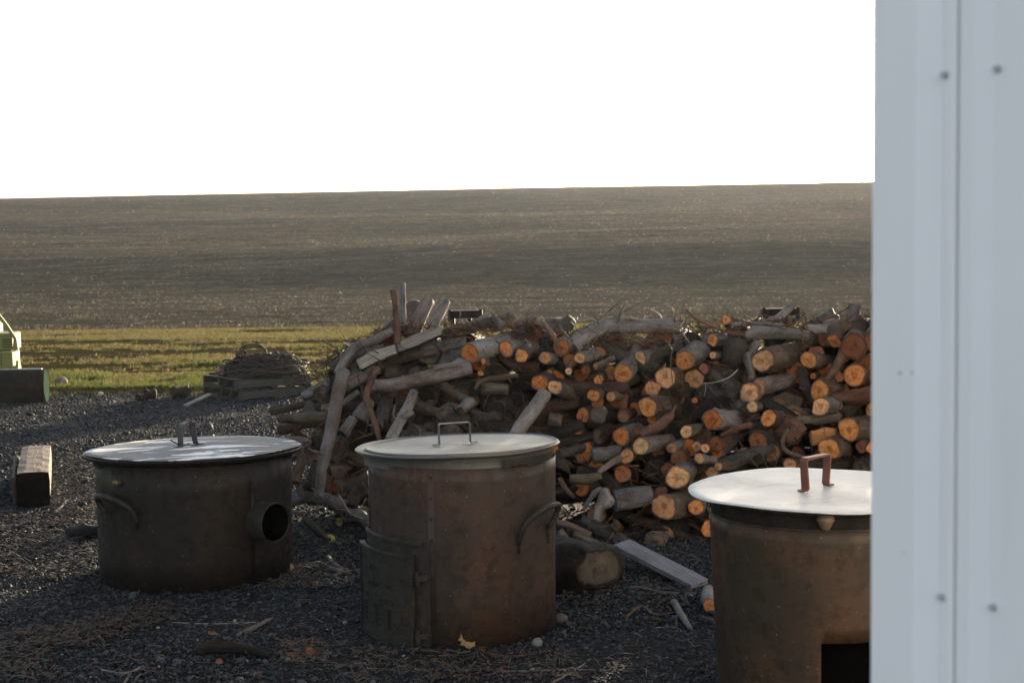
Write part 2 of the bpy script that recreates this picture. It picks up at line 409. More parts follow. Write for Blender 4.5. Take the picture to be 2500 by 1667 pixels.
def proto_stone(i, mat):
    bm = bmesh.new(); bmesh.ops.create_icosphere(bm, subdivisions=1, radius=1)
    s = (1, U(.6, .95), U(.45, .75))
    for v in bm.verts:
        k = 1 + .35 * noise.noise(v.co * 1.1 + Vector((i * 7, 0, 0)))
        v.co = Vector((v.co.x * s[0] * k, v.co.y * s[1] * k, v.co.z * s[2] * k))
    me = bpy.data.meshes.new('pebble'); bm.to_mesh(me); bm.free(); me.materials.append(mat)
    if i % 2: me.polygons.foreach_set('use_smooth', [True] * len(me.polygons))
    return bpy.data.objects.new('pebble', me)
STONES = mat_stone('gravel_stone', [(0, (.007, .009, .012)), (.22, (.013, .018, .023)), (.5, (.022, .029, .036)), (.72, (.052, .064, .075)), (.90, (.030, .025, .021)), (.955, (.070, .082, .094)), (.995, (.26, .26, .25))])
protos = [proto_stone(i, STONES) for i in range(8)]
def wedge_pts(n, d0, d1, margin=.03, x_left=-1, pw=1.0):
    """random points on the ground inside the picture's field of view, a little wider than it"""
    u = rs.rand(n); d = np.sqrt(d0 ** 2 + u * (d1 ** 2 - d0 ** 2)); t = rs.rand(n) * (0.80) - 0.40
    return np.stack([t * d, d], 1)
a = wedge_pts(150000, 4.9, 8.6); b = wedge_pts(170000, 8.6, 17.8)
pts = np.concatenate([a, b]); n = len(pts)
keep = np.array([p[1] < edge1(p[0]) + .3 for p in pts]); pts = pts[keep]; n = len(pts)
size = np.where(pts[:, 1] < 8.6, 0.0054, 0.0086) * np.exp(rs.randn(n) * .46)
co = np.stack([pts[:, 0], pts[:, 1], size * rs.uniform(-.1, .55, n)], 1)
scatter('gravel', co, np.stack([rs.rand(n) * .8 - .4, rs.rand(n) * .8 - .4, rs.rand(n) * 6.28], 1), np.repeat(size[:, None], 3, 1), protos, 'loose dark grey gravel stones covering the yard')

def proto_tuft(k, h, wd, nb, mat, lean=.5):
    V = []; Fc = []
    for i in range(nb):
        a = U(0, 6.28); r = U(0, wd); b = Vector((math.cos(a) * r, math.sin(a) * r, 0)); a2 = U(0, 6.28); l = U(.1, lean)
        d = Vector((math.cos(a2) * l, math.sin(a2) * l, 1)).normalized() * h * U(.5, 1); sd = Vector((-math.sin(a2 + U(-1, 1)), math.cos(a2), 0)) * h * U(.035, .06)
        mid = b + d * .55 + Vector((0, 0, h * .06)); o = len(V)
        V += [b - sd, b + sd, mid - sd * .8, mid + sd * .8, b + d]; Fc += [(o, o + 1, o + 3, o + 2), (o + 2, o + 3, o + 4)]
    me = bpy.data.meshes.new('tuft'); me.from_pydata([tuple(x) for x in V], [], Fc); me.materials.append(mat); me.update()
    return bpy.data.objects.new('tuft', me)
GREEN = mat_blade('grass_blade', [(0, (.06, .065, .018)), (.3, (.12, .125, .022)), (.6, (.18, .155, .045)), (.85, (.20, .145, .08)), (1, (.32, .24, .16))])
LUSH = mat_blade('lush_grass_blade', [(0, (.05, .07, .014)), (.6, (.11, .135, .024)), (1, (.21, .17, .07))], .45)
STRAW = mat_blade('stubble_blade', [(0, (.026, .023, .018)), (.5, (.062, .052, .040)), (.84, (.115, .095, .074)), (.95, (.20, .16, .12)), (1, (.46, .39, .31))], .35)
# grass on the verge, in streaks along the drill direction
def streak(x, y): return 1.2 * noise.noise(Vector((x * .07, y * .85, 2))) + .6 * noise.noise(Vector((x * .45, y * 2.3, 7))) + .4 * noise.noise(Vector((x * 1.6, y * 3.3, 17)))
n = 190000; p = wedge_pts(n, 16.6, 33.2); ok = []
for x, y in p:
    e = edge1(x); s_ = streak(x, y)
    pr = .5 + 1.3 * s_
    if y < e + 1.9: pr += .55
    if y < e - .15: pr = .0 if y < e - .5 else .15
    if 23.3 + .04 * x < y < 25.0 + .04 * x: pr -= .35
    if 20.6 < y < 21.1 or 28.6 < y < 29.2: pr -= .4
    pr -= .25 * (noise.noise(Vector((x * .5, y * .8, 77))) > .05)
    if y > 30.6: pr += .3
    ok.append(R() < pr)
p = p[np.array(ok)]; n = len(p)
size = .5 + rs.rand(n) * .8
co = np.stack([p[:, 0], p[:, 1], np.full(n, -.01)], 1)
scatter('grass', co, np.stack([np.zeros(n), np.zeros(n), rs.rand(n) * 6.28], 1), np.repeat(size[:, None], 3, 1), [proto_tuft(i, .055, .045, 7, GREEN, .9) for i in range(5)], 'short green and yellow grass growing in streaks on the verge')
# lush patch right and left of the pallets
pp = []
for i in range(60000):
    px = U(60, 860); py = U(872, 956); c = G(px, py)
    e = c.y - edge1(c.x); f_ = noise.noise(Vector((c.x * .9, c.y * .7, 3))) + .5 * noise.noise(Vector((c.x * 2.6, c.y * 1.6, 8)))
    bonus = .42 if (690 < px < 860 and py < 925) else (.12 if 300 < px < 480 else 0)
    if e < .1: continue
    if f_ + bonus - abs(e - 1.3) * .22 + U(-.25, .25) > .12: pp.append((c.x, c.y, -.01))
pp = np.array(pp); n = len(pp); size = .8 + rs.rand(n) * .9
scatter('lush_grass', pp, np.stack([np.zeros(n), np.zeros(n), rs.rand(n) * 6.28], 1), np.repeat(size[:, None], 3, 1), [proto_tuft(i, .07, .03, 6, LUSH, .7) for i in range(4)], 'bright green taller grass patches along the gravel edge by the pallets')
# stubble over the field
n = 330000; u = rs.rand(n); d = 31 + (215 - 31) * u ** 1.35; t = rs.rand(n) * .78 - .39
p = np.stack([t * d, d], 1)
def rowd(x, y): return noise.noise(Vector((x * .30, y * 1.1, 21))) + .6 * noise.noise(Vector((x * .06, y * .5, 31))) + .4 * noise.noise(Vector((x * 1.2, y * 2.2, 41)))
ok = np.array([R() < (.36 + 1.5 * rowd(x, y)) * (1 if y < 120 else max(.0, 1 - (y - 120) / 95)) for x, y in p]); p = p[ok]; d = d[ok]; n = len(p)
co = np.array([(x, y, terr(x, y) - .02) for x, y in p]); size = (.6 + rs.rand(n) * .9) * (1 + (d - 31) / 80)
scatter('stubble', co, np.stack([np.zeros(n), np.zeros(n), rs.rand(n) * 6.28], 1), np.stack([size, size, size * .9], 1), [proto_tuft(i, .055, .06, 3, STRAW, 1.4) for i in range(5)], 'pale straw stubble standing in the plowed field')
# ------------------------------------------------------------------ metal building corner (right)
def mat_paint():
    s = M_('white_painted_metal'); v = s.co('Object'); n1 = s.noise(v, 3, 4); n2 = s.noise(s.mapv(v, (6, 6, .6)), 4, 4)
    c = s.mix(s.ramp(n1, [(.3, 0), (.7, 1)]), (.90, .87, .88), (.93, .91, .92)); c = s.mix(s.ramp(n2, [(.55, 0), (.8, .25)]), c, (.74, .72, .70))
    m_ = s.set(c, .42, 0, s.bump(n1, .06, .01), .4); s.l(c, s.b.inputs['Base Color']); return m_
PAINT = mat_paint(); SCREWM = mat_simple('zinc', (.62, .63, .66), .55, .1)
wo_ = Vector((.4597, 1.761, 0)); wt = Vector((.4592, -.8884, 0)); wn = Vector((-.8884, -.4592, 0)); wb = Vector((.8884, .4592, 0))
bld = empty('metal_building', (wo_.x, wo_.y, 0)); tag(bld, 'white ribbed sheet metal building corner standing close on the right', 'building')
def prof_obj(name, prof, z0, z1, th=.001, mat=PAINT):
    V = []; Fc = []
    for (t, o) in prof:
        p = wt * t + wn * o
        V += [(p.x, p.y, z0), (p.x, p.y, z1)]
    n = len(prof)
    for i in range(n - 1): Fc.append((2*i, 2*i+2, 2*i+3, 2*i+1))
    o = pyd(name, V, Fc, mat, bld, False)
    md = o.modifiers.new('solid', 'SOLIDIFY'); md.thickness = th; md.offset = 0
    b2 = o.modifiers.new('bev', 'BEVEL'); b2.width = .0015; b2.segments = 2; b2.limit_method = 'ANGLE'
    return o
ZT = 3.25
prof_obj('corner_trim', [(.03, -.06), (.0, -.03), (.0, .016), (.004, .020), (.077, .020), (.100, -.001), (.108, .004), (.119, .004), (.1215, -.0015)], -.02, ZT)
pr = [(.10, -.007)]
t = .126
pr += [(.126, -.0035), (.143, -.0035), (.168, -.012), (.172, -.012)]
t = .172
while t < 3.4:
    pr += [(t + .050, -.012), (t + .062, -.008), (t + .074, -.012), (t + .118, -.012), (t + .130, .0), (t + .160, .0), (t + .172, -.012)]
    t += .172
prof_obj('wall_panel', pr, -.02, ZT)
# other walls and roof, seen from other places
bm = bmesh.new()
def quad(bm, *p): bm.faces.new([bm.verts.new(x) for x in p])
Lb = 6.0; La = t
c1 = wb * Lb + wn * -.03 ; c0 = wn * -.03; c2 = c1 + wt * La; c3 = c0 + wt * La
z0 = Vector((0, 0, -.02)); z1 = Vector((0, 0, ZT - .01))
quad(bm, c0 + z0 + wt*.03, c1 + z0+ wt*.03, c1 + z1+ wt*.03, c0 + z1+ wt*.03); quad(bm, c1 + z0, c2 + z0, c2 + z1, c1 + z1); quad(bm, c2 + z0, c3 + z0, c3 + z1, c2 + z1)
bmesh_obj('rear_walls', bm, PAINT, bld)
bm = bmesh.new(); zr = Vector((0, 0, ZT)); ov = .12
q = [c0 - wb * ov - wt * ov, c1 + wb * ov - wt * ov, c2 + wb * ov + wt * ov, c3 - wb * ov + wt * ov]
mid0 = (q[0] + q[1]) / 2 + Vector((0, 0, .9)); mid1 = (q[3] + q[2]) / 2 + Vector((0, 0, .9))
quad(bm, q[0] + zr, mid0 + zr, mid1 + zr, q[3] + zr); quad(bm, mid0 + zr, q[1] + zr, q[2] + zr, mid1 + zr); quad(bm, q[0] + zr, q[1] + zr, mid0 + zr); quad(bm, q[2] + zr, q[3] + zr, mid1 + zr)
rf = bmesh_obj('roof', bm, PAINT, bld); md = rf.modifiers.new('solid', 'SOLIDIFY'); md.thickness = .03
bm = bmesh.new()
tube_bm(bm, [(0, 0, -.001), (0, 0, .0010)], .0048, 16); tube_bm(bm, [(0, 0, .001), (0, 0, .0062)], [.0034, .003], 6)
sme = bpy.data.meshes.new('screw'); bm.to_mesh(sme); bm.free(); sme.materials.append(SCREWM)
def screw(t, o, z):
    s_ = bpy.data.objects.new('screw', sme); COL.objects.link(s_); s_.parent = bld
    s_.location = wt * t + wn * (o + .001) + Vector((0, 0, z)); s_.rotation_euler = wn.to_track_quat('Z', 'Y').to_euler()
zA = P(2307, 183, 1.761 - .8884 * .113).z; zB = P(2307, 1457, 1.761 - .8884 * .113).z
zC = P(2432, 163, 1.761 - .8884 * .19).z; zD = P(2416, 1490, 1.761 - .8884 * .187).z
for k in range(-1, 3):
    screw(.1095, .004, zB + (zA - zB) * k); screw(.174, -.012, zD + (zC - zD) * k)
    for j in range(1, 6): screw(.186 + .172 * 2 * j, -.012, zD + (zC - zD) * k)
for (px, py, r) in ((2217, 908, .0022), (2247, 908, .0018), (2228, 1345, .0014)):
    q_ = (px - 1250) / F; tt = (1.761 * q_ - .4526) / (.4592 + .8884 * q_)
    zz = P(px, py, 1.761 - .8884 * tt).z
    bm = bmesh.new(); p = wt * tt + wn * .0205 + Vector((0, 0, zz)); tube_bm(bm, [p, p + wn * .0008], r, 8); bmesh_obj('paint_chip', bm, SCREWM, bld)

# ------------------------------------------------------------------ fire pots (sheet metal stove jackets with kettle and lid)
def face_cam(o): o.rotation_euler = (0, 0, math.atan2(-o.location.x, o.location.y))
def surf(r, a, z): return Vector((r * math.sin(a), -r * math.cos(a), z))
def rivet_mesh(mat, r=.006):
    bm = bmesh.new(); bmesh.ops.create_uvsphere(bm, u_segments=10, v_segments=6, radius=r)
    me = bpy.data.meshes.new('rivet'); bm.to_mesh(me); bm.free(); me.materials.append(mat); me.polygons.foreach_set('use_smooth', [True] * len(me.polygons)); return me
def rivet(me, parent, p, s=1.0):
    o = bpy.data.objects.new('rivet', me); COL.objects.link(o); o.parent = parent; o.location = p; o.scale = (s, s, s); return o
def shell(name, prof, mat, parent, wob=None, seg=96, solid=.004, cut=None):
    bm = bmesh.new(); lathe_bm(bm, prof, seg, wob=wob)
    if cut:
        bm.faces.ensure_lookup_table()
        dl = [f for f in bm.faces if cut(f.calc_center_median())]
        bmesh.ops.delete(bm, geom=dl, context='FACES')
    o = bmesh_obj(name, bm, mat, parent, True)
    if solid:
        md = o.modifiers.new('solid', 'SOLIDIFY'); md.thickness = solid; md.offset = -1
    return o
def disc(name, r, z, mat, parent, tilt=(0, 0), wob=None, th=.004, dish=0.0, edge=None, seg=96):
    bm = bmesh.new(); prof = []
    for i in range(14): rr = r * (1 - (i / 13.0)); prof.append((max(rr, 1e-4), dish * (1 - (rr / r) ** 2)))
    if edge: prof = edge + prof
    lathe_bm(bm, prof, seg, wob=wob); bmesh.ops.remove_doubles(bm, verts=bm.verts, dist=2e-4)
    o = bmesh_obj(name, bm, mat, parent, True); o.location = (0, 0, z); o.rotation_euler = (tilt[0], tilt[1], 0)
    md = o.modifiers.new('solid', 'SOLIDIFY'); md.thickness = th; md.offset = -1
    return o
def wobble(seed, ar, az):
    return lambda a, r, z: (ar * noise.noise(Vector((math.sin(a) * 1.6, math.cos(a) * 1.6, z * 2 + seed))), az * noise.noise(Vector((math.sin(a) * 1.3 + 9, math.cos(a) * 1.3, seed))))

ST_MID = mat_steel('rusty_brown_sheet', (.036, .027, .022), (.062, .032, .022), .45, .55, .25)
ST_LEFT = mat_steel('sooty_dark_sheet', (.0125, .0105, .0088), (.026, .017, .011), .45, .6, .25)
ST_RIGHT = mat_steel('olive_brown_sheet', (.038, .029, .020), (.074, .038, .021), .50, .55, .25)
IRON = mat_steel('cast_iron', (.026, .024, .021), (.042, .030, .021), .3, .6, .3, False, False)
IRON2 = mat_steel('black_kettle_iron', (.010, .010, .010), (.028, .020, .014), .2, .5, .3, False, False)
def mat_lid(name, c0, c1, rough, metal, scratch=.4, brown=.0):
    s = M_(name); v = s.co('Object'); n1 = s.noise(v, 4, 6, .6, .8); n2 = s.noise(s.mapv(v, (1, 5, 1)), 9, 5, .7, .5); n3 = s.noise(v, 1.7, 4)
    c = s.mix(s.ramp(n1, [(.32, 0), (.68, 1)]), c0, c1)
    c = s.mix(s.ramp(n2, [(.56, 0), (.62, scratch)]), c, tuple(min(.85, x * 1.5) for x in c1))
    if brown: c = s.mix(s.ramp(n3, [(.5, 0), (.7, brown)]), c, (.35, .26, .17))
    so = s.noise(v, 3.1, 7, .7, 1.2); c = s.mix(s.ramp(so, [(.52, 0), (.70, .6)]), c, tuple(x * .5 for x in c0))
    scr = s.noise(s.mapv(v, (1.0, 22, 1)), 2.2, 5, .75, 1.5); c = s.mix(s.ramp(scr, [(.60, 0), (.66, .35)]), c, tuple(min(.85, x * 1.35) for x in c1))
    sp = s.voro(v, 26); c = s.mix(s.ramp(sp, [(.03, .8), (.05, 0)]), c, (.06, .05, .04))
    return s.set(c, s.ramp(n1, [(.3, rough - .08), (.7, rough + .15)]), metal, s.bump(n1, .12, .01), .5)
LID_M = mat_lid('dull_zinc_lid', (.11, .11, .104), (.16, .16, .152), .5, .35, .35, .12)
LID_R = mat_lid('white_enamel_lid', (.44, .46, .48), (.56, .565, .555), .55, 0.0, .3, .10)
def mat_lid_left():
    s = M_('peeling_painted_lid'); v = s.co('Object')
    n1 = s.noise(v, 5, 6, .6, .6); pz = s.noise(s.mapv(v, (.7, 2.0, 1)), 3.3, 5, .58, .9)
    c = s.mix(s.ramp(n1, [(.32, 0), (.68, 1)]), (.19, .195, .20), (.26, .26, .25))
    c = s.mix(s.ramp(pz, [(.53, 0), (.545, 1)]), c, (.86, .87, .86))
    sp = s.voro(v, 22); c = s.mix(s.ramp(sp, [(.04, .8), (.06, 0)]), c, (.06, .05, .04))
    return s.set(c, .75, 0, s.bump(pz, .15, .005), .12)
LID_L = mat_lid_left()

# --- middle pot
bc = P(1134, 1560, 6.30)
mid = empty('fire_pot', (bc.x, bc.y, 0)); face_cam(mid)
tag(mid, 'brown round fire pot in the middle with cast iron door and dull grey lid', 'fire pot', 'round metal fire pots in front of the wood pile')
Rm = .414; HM = .795
body = shell('jacket', [(Rm * .995, -.03), (Rm * .996, .2), (Rm, .45), (Rm * 1.002, .7), (Rm * 1.004, HM - .035)], ST_MID, mid, wobble(1, .006, .004))
bm = bmesh.new(); lathe_bm(bm, [(Rm + .003, HM - .052), (Rm + .004, HM - .012), (Rm + .018, HM - .004), (.452, HM + .002), (.458, HM + .009), (.452, HM + .014), (.428, HM + .010), (.418, HM - .002), (.36, HM - .10)], 96, wob=wobble(5, .004, .006))
rim = bmesh_obj('kettle_rim', bm, LID_M, mid, True); rim.rotation_euler = (math.radians(-1.3), math.radians(-1.3), 0)
lid = disc('lid', .425, HM + .016, LID_M, mid, (math.radians(-1.4), math.radians(-1.5)), wobble(8, .004, .004), .003, -.004, [(.430, -.006), (.431, .002), (.427, .005)])
hb = bmesh.new(); hx = .115
strap_bm(hb, [(-.165, 0, .004), (-hx + .004, 0, .004), (-hx, 0, .008), (-hx, 0, .088), (-hx + .008, 0, .094), (hx - .008, 0, .094), (hx, 0, .088), (hx, 0, .008), (hx + .004, 0, .004), (.165, 0, .004)], (0, 1, 0), .028, .004)
h = bmesh_obj('lid_handle', hb, mat_simple('grey_strap', (.10, .10, .094), .55, .5), lid, False); h.rotation_euler = (0, 0, math.radians(14)); h.scale = (.62, 1, 1)
h.location = (-.03, 0, .0)
# torn flashing hanging at right under the rim
bm = bmesh.new(); lathe_bm(bm, [(Rm + .012, HM - .002), (Rm + .013, HM - .03)], 26, math.radians(25), math.radians(68), wob=lambda a, r, z: (0, (-.03 * abs(noise.noise(Vector((a * 6, 2, 0))))) if z < HM - .02 else 0))
bmesh_obj('rim_flashing', bm, IRON2, mid, True)
# seam strips and rivets
RIV = rivet_mesh(IRON)
for a_, z0_ in ((-18.5, 0.0), (-80, .3)):
    a = math.radians(a_); bm = bmesh.new(); lathe_bm(bm, [(Rm + .0005, z0_), (Rm + .0045, z0_ + .001), (Rm + .0045, HM - .04), (Rm + .0005, HM - .039)], 4, a - .035, a + .035)
    bmesh_obj('seam_strip', bm, ST_MID, mid, True)
    for k in range(8):
        z = HM - .07 - k * .088
        if z > max(z0_, .42): rivet(RIV, mid, surf(Rm + .0052, a, z))
# door frame and door
def curved_plate(name, r, a0, a1, z0, z1, th, mat, parent, n=24, bev=.003):
    bm = bmesh.new(); lathe_bm(bm, [(r, z0), (r, z1), (r + th, z1), (r + th, z0), (r, z0)], n, a0, a1)
    bmesh.ops.remove_doubles(bm, verts=bm.verts, dist=1e-5)
    b = [e for e in bm.edges if e.is_boundary]; bmesh.ops.holes_fill(bm, edges=b)
    bmesh.ops.recalc_face_normals(bm, faces=bm.faces)
    o = bmesh_obj(name, bm, mat, parent, False)
    md = o.modifiers.new('bev', 'BEVEL'); md.width = bev; md.segments = 2; md.limit_method = 'ANGLE'; md.angle_limit = math.radians(50)
    return o
D = math.radians
fr = curved_plate('door_frame', Rm + .001, D(-86), D(-19.5), -.01, .455, .012, IRON, mid)
curved_plate('frame_ledge', Rm + .010, D(-86), D(-23), .432, .452, .010, IRON, mid)
door = curved_plate('door', Rm + .022, D(-84), D(-28), -.02, .398, .016, IRON, mid)
for (a0, a1, z0, z1) in ((-84, -28, .382, .398), (-84, -28, -.02, -.008), (-84, -82.2, -.008, .382), (-29.8, -28, -.008, .382)):
    curved_plate('door_bead', Rm + .038, D(a0), D(a1), z0, z1, .009, IRON, door, 12, .002)
for (a0, a1, z0, z1) in ((-79, -33, .357, .361), (-79, -33, .028, .032), (-79, -78, .032, .357), (-34, -33, .032, .357)):
    curved_plate('door_bead', Rm + .038, D(a0), D(a1), z0, z1, .003, IRON, door, 12, .001)
# hinge lugs
for z in (.30, .055):
    bm = bmesh.new(); p = surf(Rm + .040, D(-25.5), z)
    tube_bm(bm, [p - Vector((0, 0, .028)), p + Vector((0, 0, .028))], .009, 10)
    q1 = surf(Rm + .030, D(-28.5), z); q2 = surf(Rm + .014, D(-20.5), z)
    strap_bm(bm, [q1, p + Vector((0, -.004, 0)), q2], (0, 0, 1), .022, .009)
    bmesh_obj('hinge', bm, IRON, mid, False)
    rivet(RIV, mid, q2 + Vector((.008, -.006, 0)), 1.1)
# draught slots in the door: one slit, one slotted slide, one square hatch with its rim
BLK = mat_simple('shade_black', (.003, .003, .003), 1.0, 0, .1, 12, .2, 0.0)  # black for the insides of flue and fire opening; shade put into colour
def slot(a0, a1, z0, z1, nm='draught_slot', mat=IRON2, rr=.0385, th=.0012): curved_plate(nm, Rm + rr, D(a0), D(a1), z0, z1, th, mat, door, 6, .0004)
slot(-72, -68.5, .075, .155); slot(-75, -66, .158, .164, 'slot_rim', IRON, .038, .004); slot(-75, -66, .062, .068, 'slot_rim', IRON, .038, .004)
for z in (.142, .118, .094, .070): slot(-59, -52.5, z, z + .009)
slot(-57.6, -55.4, .066, .158); slot(-60.5, -51, .160, .165, 'slot_rim', IRON, .038, .004)
slot(-45.5, -43, .066, .150)
for (a0, a1, z0, z1) in ((-46, -36, .152, .158), (-46, -36, .058, .063), (-37, -36, .063, .152), (-46, -45.6, .063, .152)): slot(a0, a1, z0, z1, 'hatch_rim', IRON, .038, .006)
# raised lettering
def letters(txt, a_c, z, size, parent, r):
    cu = bpy.data.curves.new('lettering', 'FONT'); cu.body = txt; cu.size = size; cu.align_x = 'CENTER'; cu.extrude = .0022; cu.resolution_u = 2; cu.space_character = 1.15; cu.offset = .0006
    tmp = bpy.data.objects.new('tmp', cu); COL.objects.link(tmp); dg = bpy.context.evaluated_depsgraph_get()
    me = bpy.data.meshes.new_from_object(tmp.evaluated_get(dg)); bpy.data.objects.remove(tmp)
    for v in me.vertices:
        a = D(a_c) + v.co.x / r; p = surf(r + v.co.z + .001, a, z + v.co.y); v.co = p
    me.materials.clear(); return link('lettering', me, IRON, parent, False)
for tx, a_, z_, s_ in (('THE', -60, .300, .034), ('HEATY CO.', -54, .235, .034), ('RE', -68, .178, .024), ('U.S.A.', -46, .170, .030)):
    letters(tx, a_, z_, s_, door, Rm + .0385)
def resample_(pts, k):
    o = []; n = len(pts)
    for i in range(n - 1):
        p0, p1, p2, p3 = pts[max(i-1, 0)], pts[i], pts[i+1], pts[min(i+2, n-1)]
        for j in range(k):
            t = j / k; o.append(.5 * ((2*p1) + (p2-p0)*t + (2*p0-5*p1+4*p2-p3)*t*t + (3*p1-p0-3*p2+p3)*t**3))
    o.append(pts[-1]); return o, None
# lifting handle on the side: arched bar on two brackets
def side_handle(parent, r, a0, a1, z0, z1, out, mat, flip=False, rad=.010):
    bm = bmesh.new(); P0 = surf(r + .006, a0, z0); P1 = surf(r + .006, a1, z0)
    am = (a0 + a1) / 2
    for (a, zz) in ((a0, z0), (a1, z0 + .01)):
        lathe_bm(bm, [(r + .002, zz - .045), (r + .010, zz - .045), (r + .010, zz + .045), (r + .002, zz + .045)], 2, a - .014, a + .014)
    arc = []
    shape = [(0, 0, 0), (.0, .35, .35), (.10, .68, .75), (.30, .90, 1), (.55, .99, 1), (.82, 1.0, 1), (.97, .93, .95), (1.0, .72, .7), (.97, .45, .35), (.93, .25, .05)]
    if flip: shape = [(1 - a_, b_, c_) for a_, b_, c_ in shape]
    for (t_, h_, o_) in shape: arc.append(surf(r + .012 + out * o_, a0 + (a1 - a0) * t_, z0 + (z1 - z0) * h_))
    arc, _r = resample_(arc, 4)
    tube_bm(bm, arc, [rad * (1.0 + .35 * math.sin(math.pi * i / (len(arc) - 1))) for i in range(len(arc))], 10)
    return bmesh_obj('side_handle', bm, mat, parent, True)
side_handle(mid, Rm, D(34), D(62), .430, .575, .05, IRON)

# --- left pot
bc = P(482, 1435, 7.42)
lf = empty('fire_pot', (bc.x, bc.y, 0)); face_cam(lf)
tag(lf, 'low wide black fire pot on the left with open flue collar and peeling white lid', 'fire pot', 'round metal fire pots in front of the wood pile')
Rl = .503; HL = .655
flue_a = D(40); flue_z = .325
shell('jacket', [(Rl * .985, -.03), (Rl * .99, .15), (Rl * .995, .35), (Rl, .5), (Rl * 1.004, HL - .03)], ST_LEFT, lf, wobble(21, .008, .004))
bm = bmesh.new(); lathe_bm(bm, [(Rl + .002, HL - .065), (Rl + .008, HL - .035), (Rl + .045, HL - .024), (Rl + .058, HL - .012), (Rl + .056, HL - .002), (Rl + .03, HL - .004), (Rl - .02, HL - .012), (Rl - .1, HL - .14)], 96, wob=wobble(31, .004, .004))
krl = bmesh_obj('kettle_rim', bm, IRON2, lf, True); krl.rotation_euler = (D(-1.2), 0, 0)
lid2 = disc('lid', Rl + .048, HL + .006, LID_L, lf, (D(-1.4), D(-.3)), wobble(41, .008, .006), .003, .012)
hb = bmesh.new()
strap_bm(hb, [(-.10, 0, .003), (-.07, 0, .004), (-.060, 0, .010), (-.056, 0, .10), (-.048, 0, .115), (-.005, 0, .125), (.035, 0, .118), (.052, 0, .100), (.058, 0, .03), (.066, 0, .010), (.08, 0, .004), (.12, 0, .006)], (0, 1, 0), .042, .004)
h = bmesh_obj('lid_handle', hb, mat_simple('dark_strap', (.075, .08, .08), .5, .4), lid2, False); h.rotation_euler = (0, 0, D(38)); h.scale = (.78, 1, 1); h.location = (-.03, -.02, .011)
hb = bmesh.new(); tube_bm(hb, [(-.12, -.05, .05), (-.09, -.045, .03), (-.055, -.05, .016), (-.02, -.052, .024)], .0035, 6); bmesh_obj('wire', hb, IRON2, lid2, True)
# seam, flue collar, handle, plug
a = D(33); bm = bmesh.new(); lathe_bm(bm, [(Rl, -.01), (Rl + .008, -.009), (Rl + .009, HL - .13), (Rl, HL - .129)], 3, a - .018, a + .018); bmesh_obj('seam_strip', bm, IRON2, lf, True)
bm = bmesh.new(); add_box(bm, surf(Rl + .008, D(34), HL - .14), (.026, .02, .05), Matrix.Rotation(D(34), 3, 'Z'), .003); bmesh_obj('seam_lug', bm, IRON, lf)
rr = .098; ax = Vector((math.sin(flue_a), -math.cos(flue_a), 0)); c0_ = ax * (Rl - .06) + Vector((0, 0, flue_z)); bm = bmesh.new()
sx_ = Vector((math.cos(flue_a), math.sin(flue_a), 0)); rings = []
for (o_, r_) in ((0, rr), (.10, rr), (.155, rr * 1.02), (.168, rr * 1.03), (.170, rr * .99), (.150, rr * .93), (.02, rr * .93)):
    rings.append([bm.verts.new(c0_ + ax * o_ + (sx_ * math.cos(2*math.pi*k/40) + Vector((0, 0, 1)) * math.sin(2*math.pi*k/40)) * r_) for k in range(40)])
for i in range(len(rings) - 1):
    for k in range(40): bm.faces.new((rings[i][k], rings[i][(k+1) % 40], rings[i+1][(k+1) % 40], rings[i+1][k]))
fl = bmesh_obj('flue_collar', bm, IRON, lf, True)
bm = bmesh.new(); bm.faces.new([bm.verts.new(c0_ + ax * .072 + (sx_ * math.cos(2*math.pi*k/32) + Vector((0, 0, 1)) * math.sin(2*math.pi*k/32)) * rr * .95) for k in range(32)]); bmesh_obj('flue_shade_disc', bm, BLK, fl)  # black disc standing for the shade deep in the flue
bm = bmesh.new(); tube_bm(bm, [c0_ + ax * .03, c0_ + ax * .158], rr * .922, 32, False); bmesh_obj('flue_shade_sleeve', bm, BLK, fl, True)  # black sleeve added so the inside of the flue reads as shade
bm = bmesh.new()
side_handle(lf, Rl * .995, D(-60), D(-34), .355, .475, .045, IRON, True, .012)
bm = bmesh.new(); p = surf(Rl, D(-47), .545); tube_bm(bm, [p, p + surf(.030, D(-47), 0)], [.017, .015], 10); bmesh_obj('plug', bm, mat_simple('brass', (.13, .10, .05), .5, .4), lf, True)

# --- right pot
bc = P(1994, 1700, 5.20)
rg = empty('fire_pot', (bc.x, bc.y, 0)); face_cam(rg)
tag(rg, 'tall olive brown fire pot on the right with big white lid and square fire opening', 'fire pot', 'round metal fire pots in front of the wood pile')
Rr = .398; HR = .745
def fire_hole(c):
    a = math.degrees(math.atan2(c.x, -c.y)); return 1.5 < a < 38 and .11 < c.z < .30
prof = [(Rr * .90, -.03), (Rr * .915, .05), (Rr * .925, .11), (Rr * .948, .30), (Rr * .965, .42), (Rr * .985, .6), (Rr, HR - .055)]
prof2 = []
for i in range(len(prof) - 1):
    prof2.append(prof[i]); prof2.append(((prof[i][0] + prof[i+1][0]) / 2, (prof[i][1] + prof[i+1][1]) / 2))
prof2.append(prof[-1])
shell('jacket', prof2, ST_RIGHT, rg, wobble(61, .003, .002), 160, .004, fire_hole)
bm = bmesh.new(); lathe_bm(bm, [(Rr * .80, -.02), (Rr * .82, .6)], 48); bmesh_obj('fire_shade_sleeve', bm, BLK, rg, True)  # black sleeve whose colour stands for shade behind the fire opening
bm = bmesh.new(); lathe_bm(bm, [(Rr - .004, HR - .056), (Rr + .003, HR - .052), (Rr - .002, HR - .047)], 96); bmesh_obj('jacket_bead', bm, IRON, rg, True)
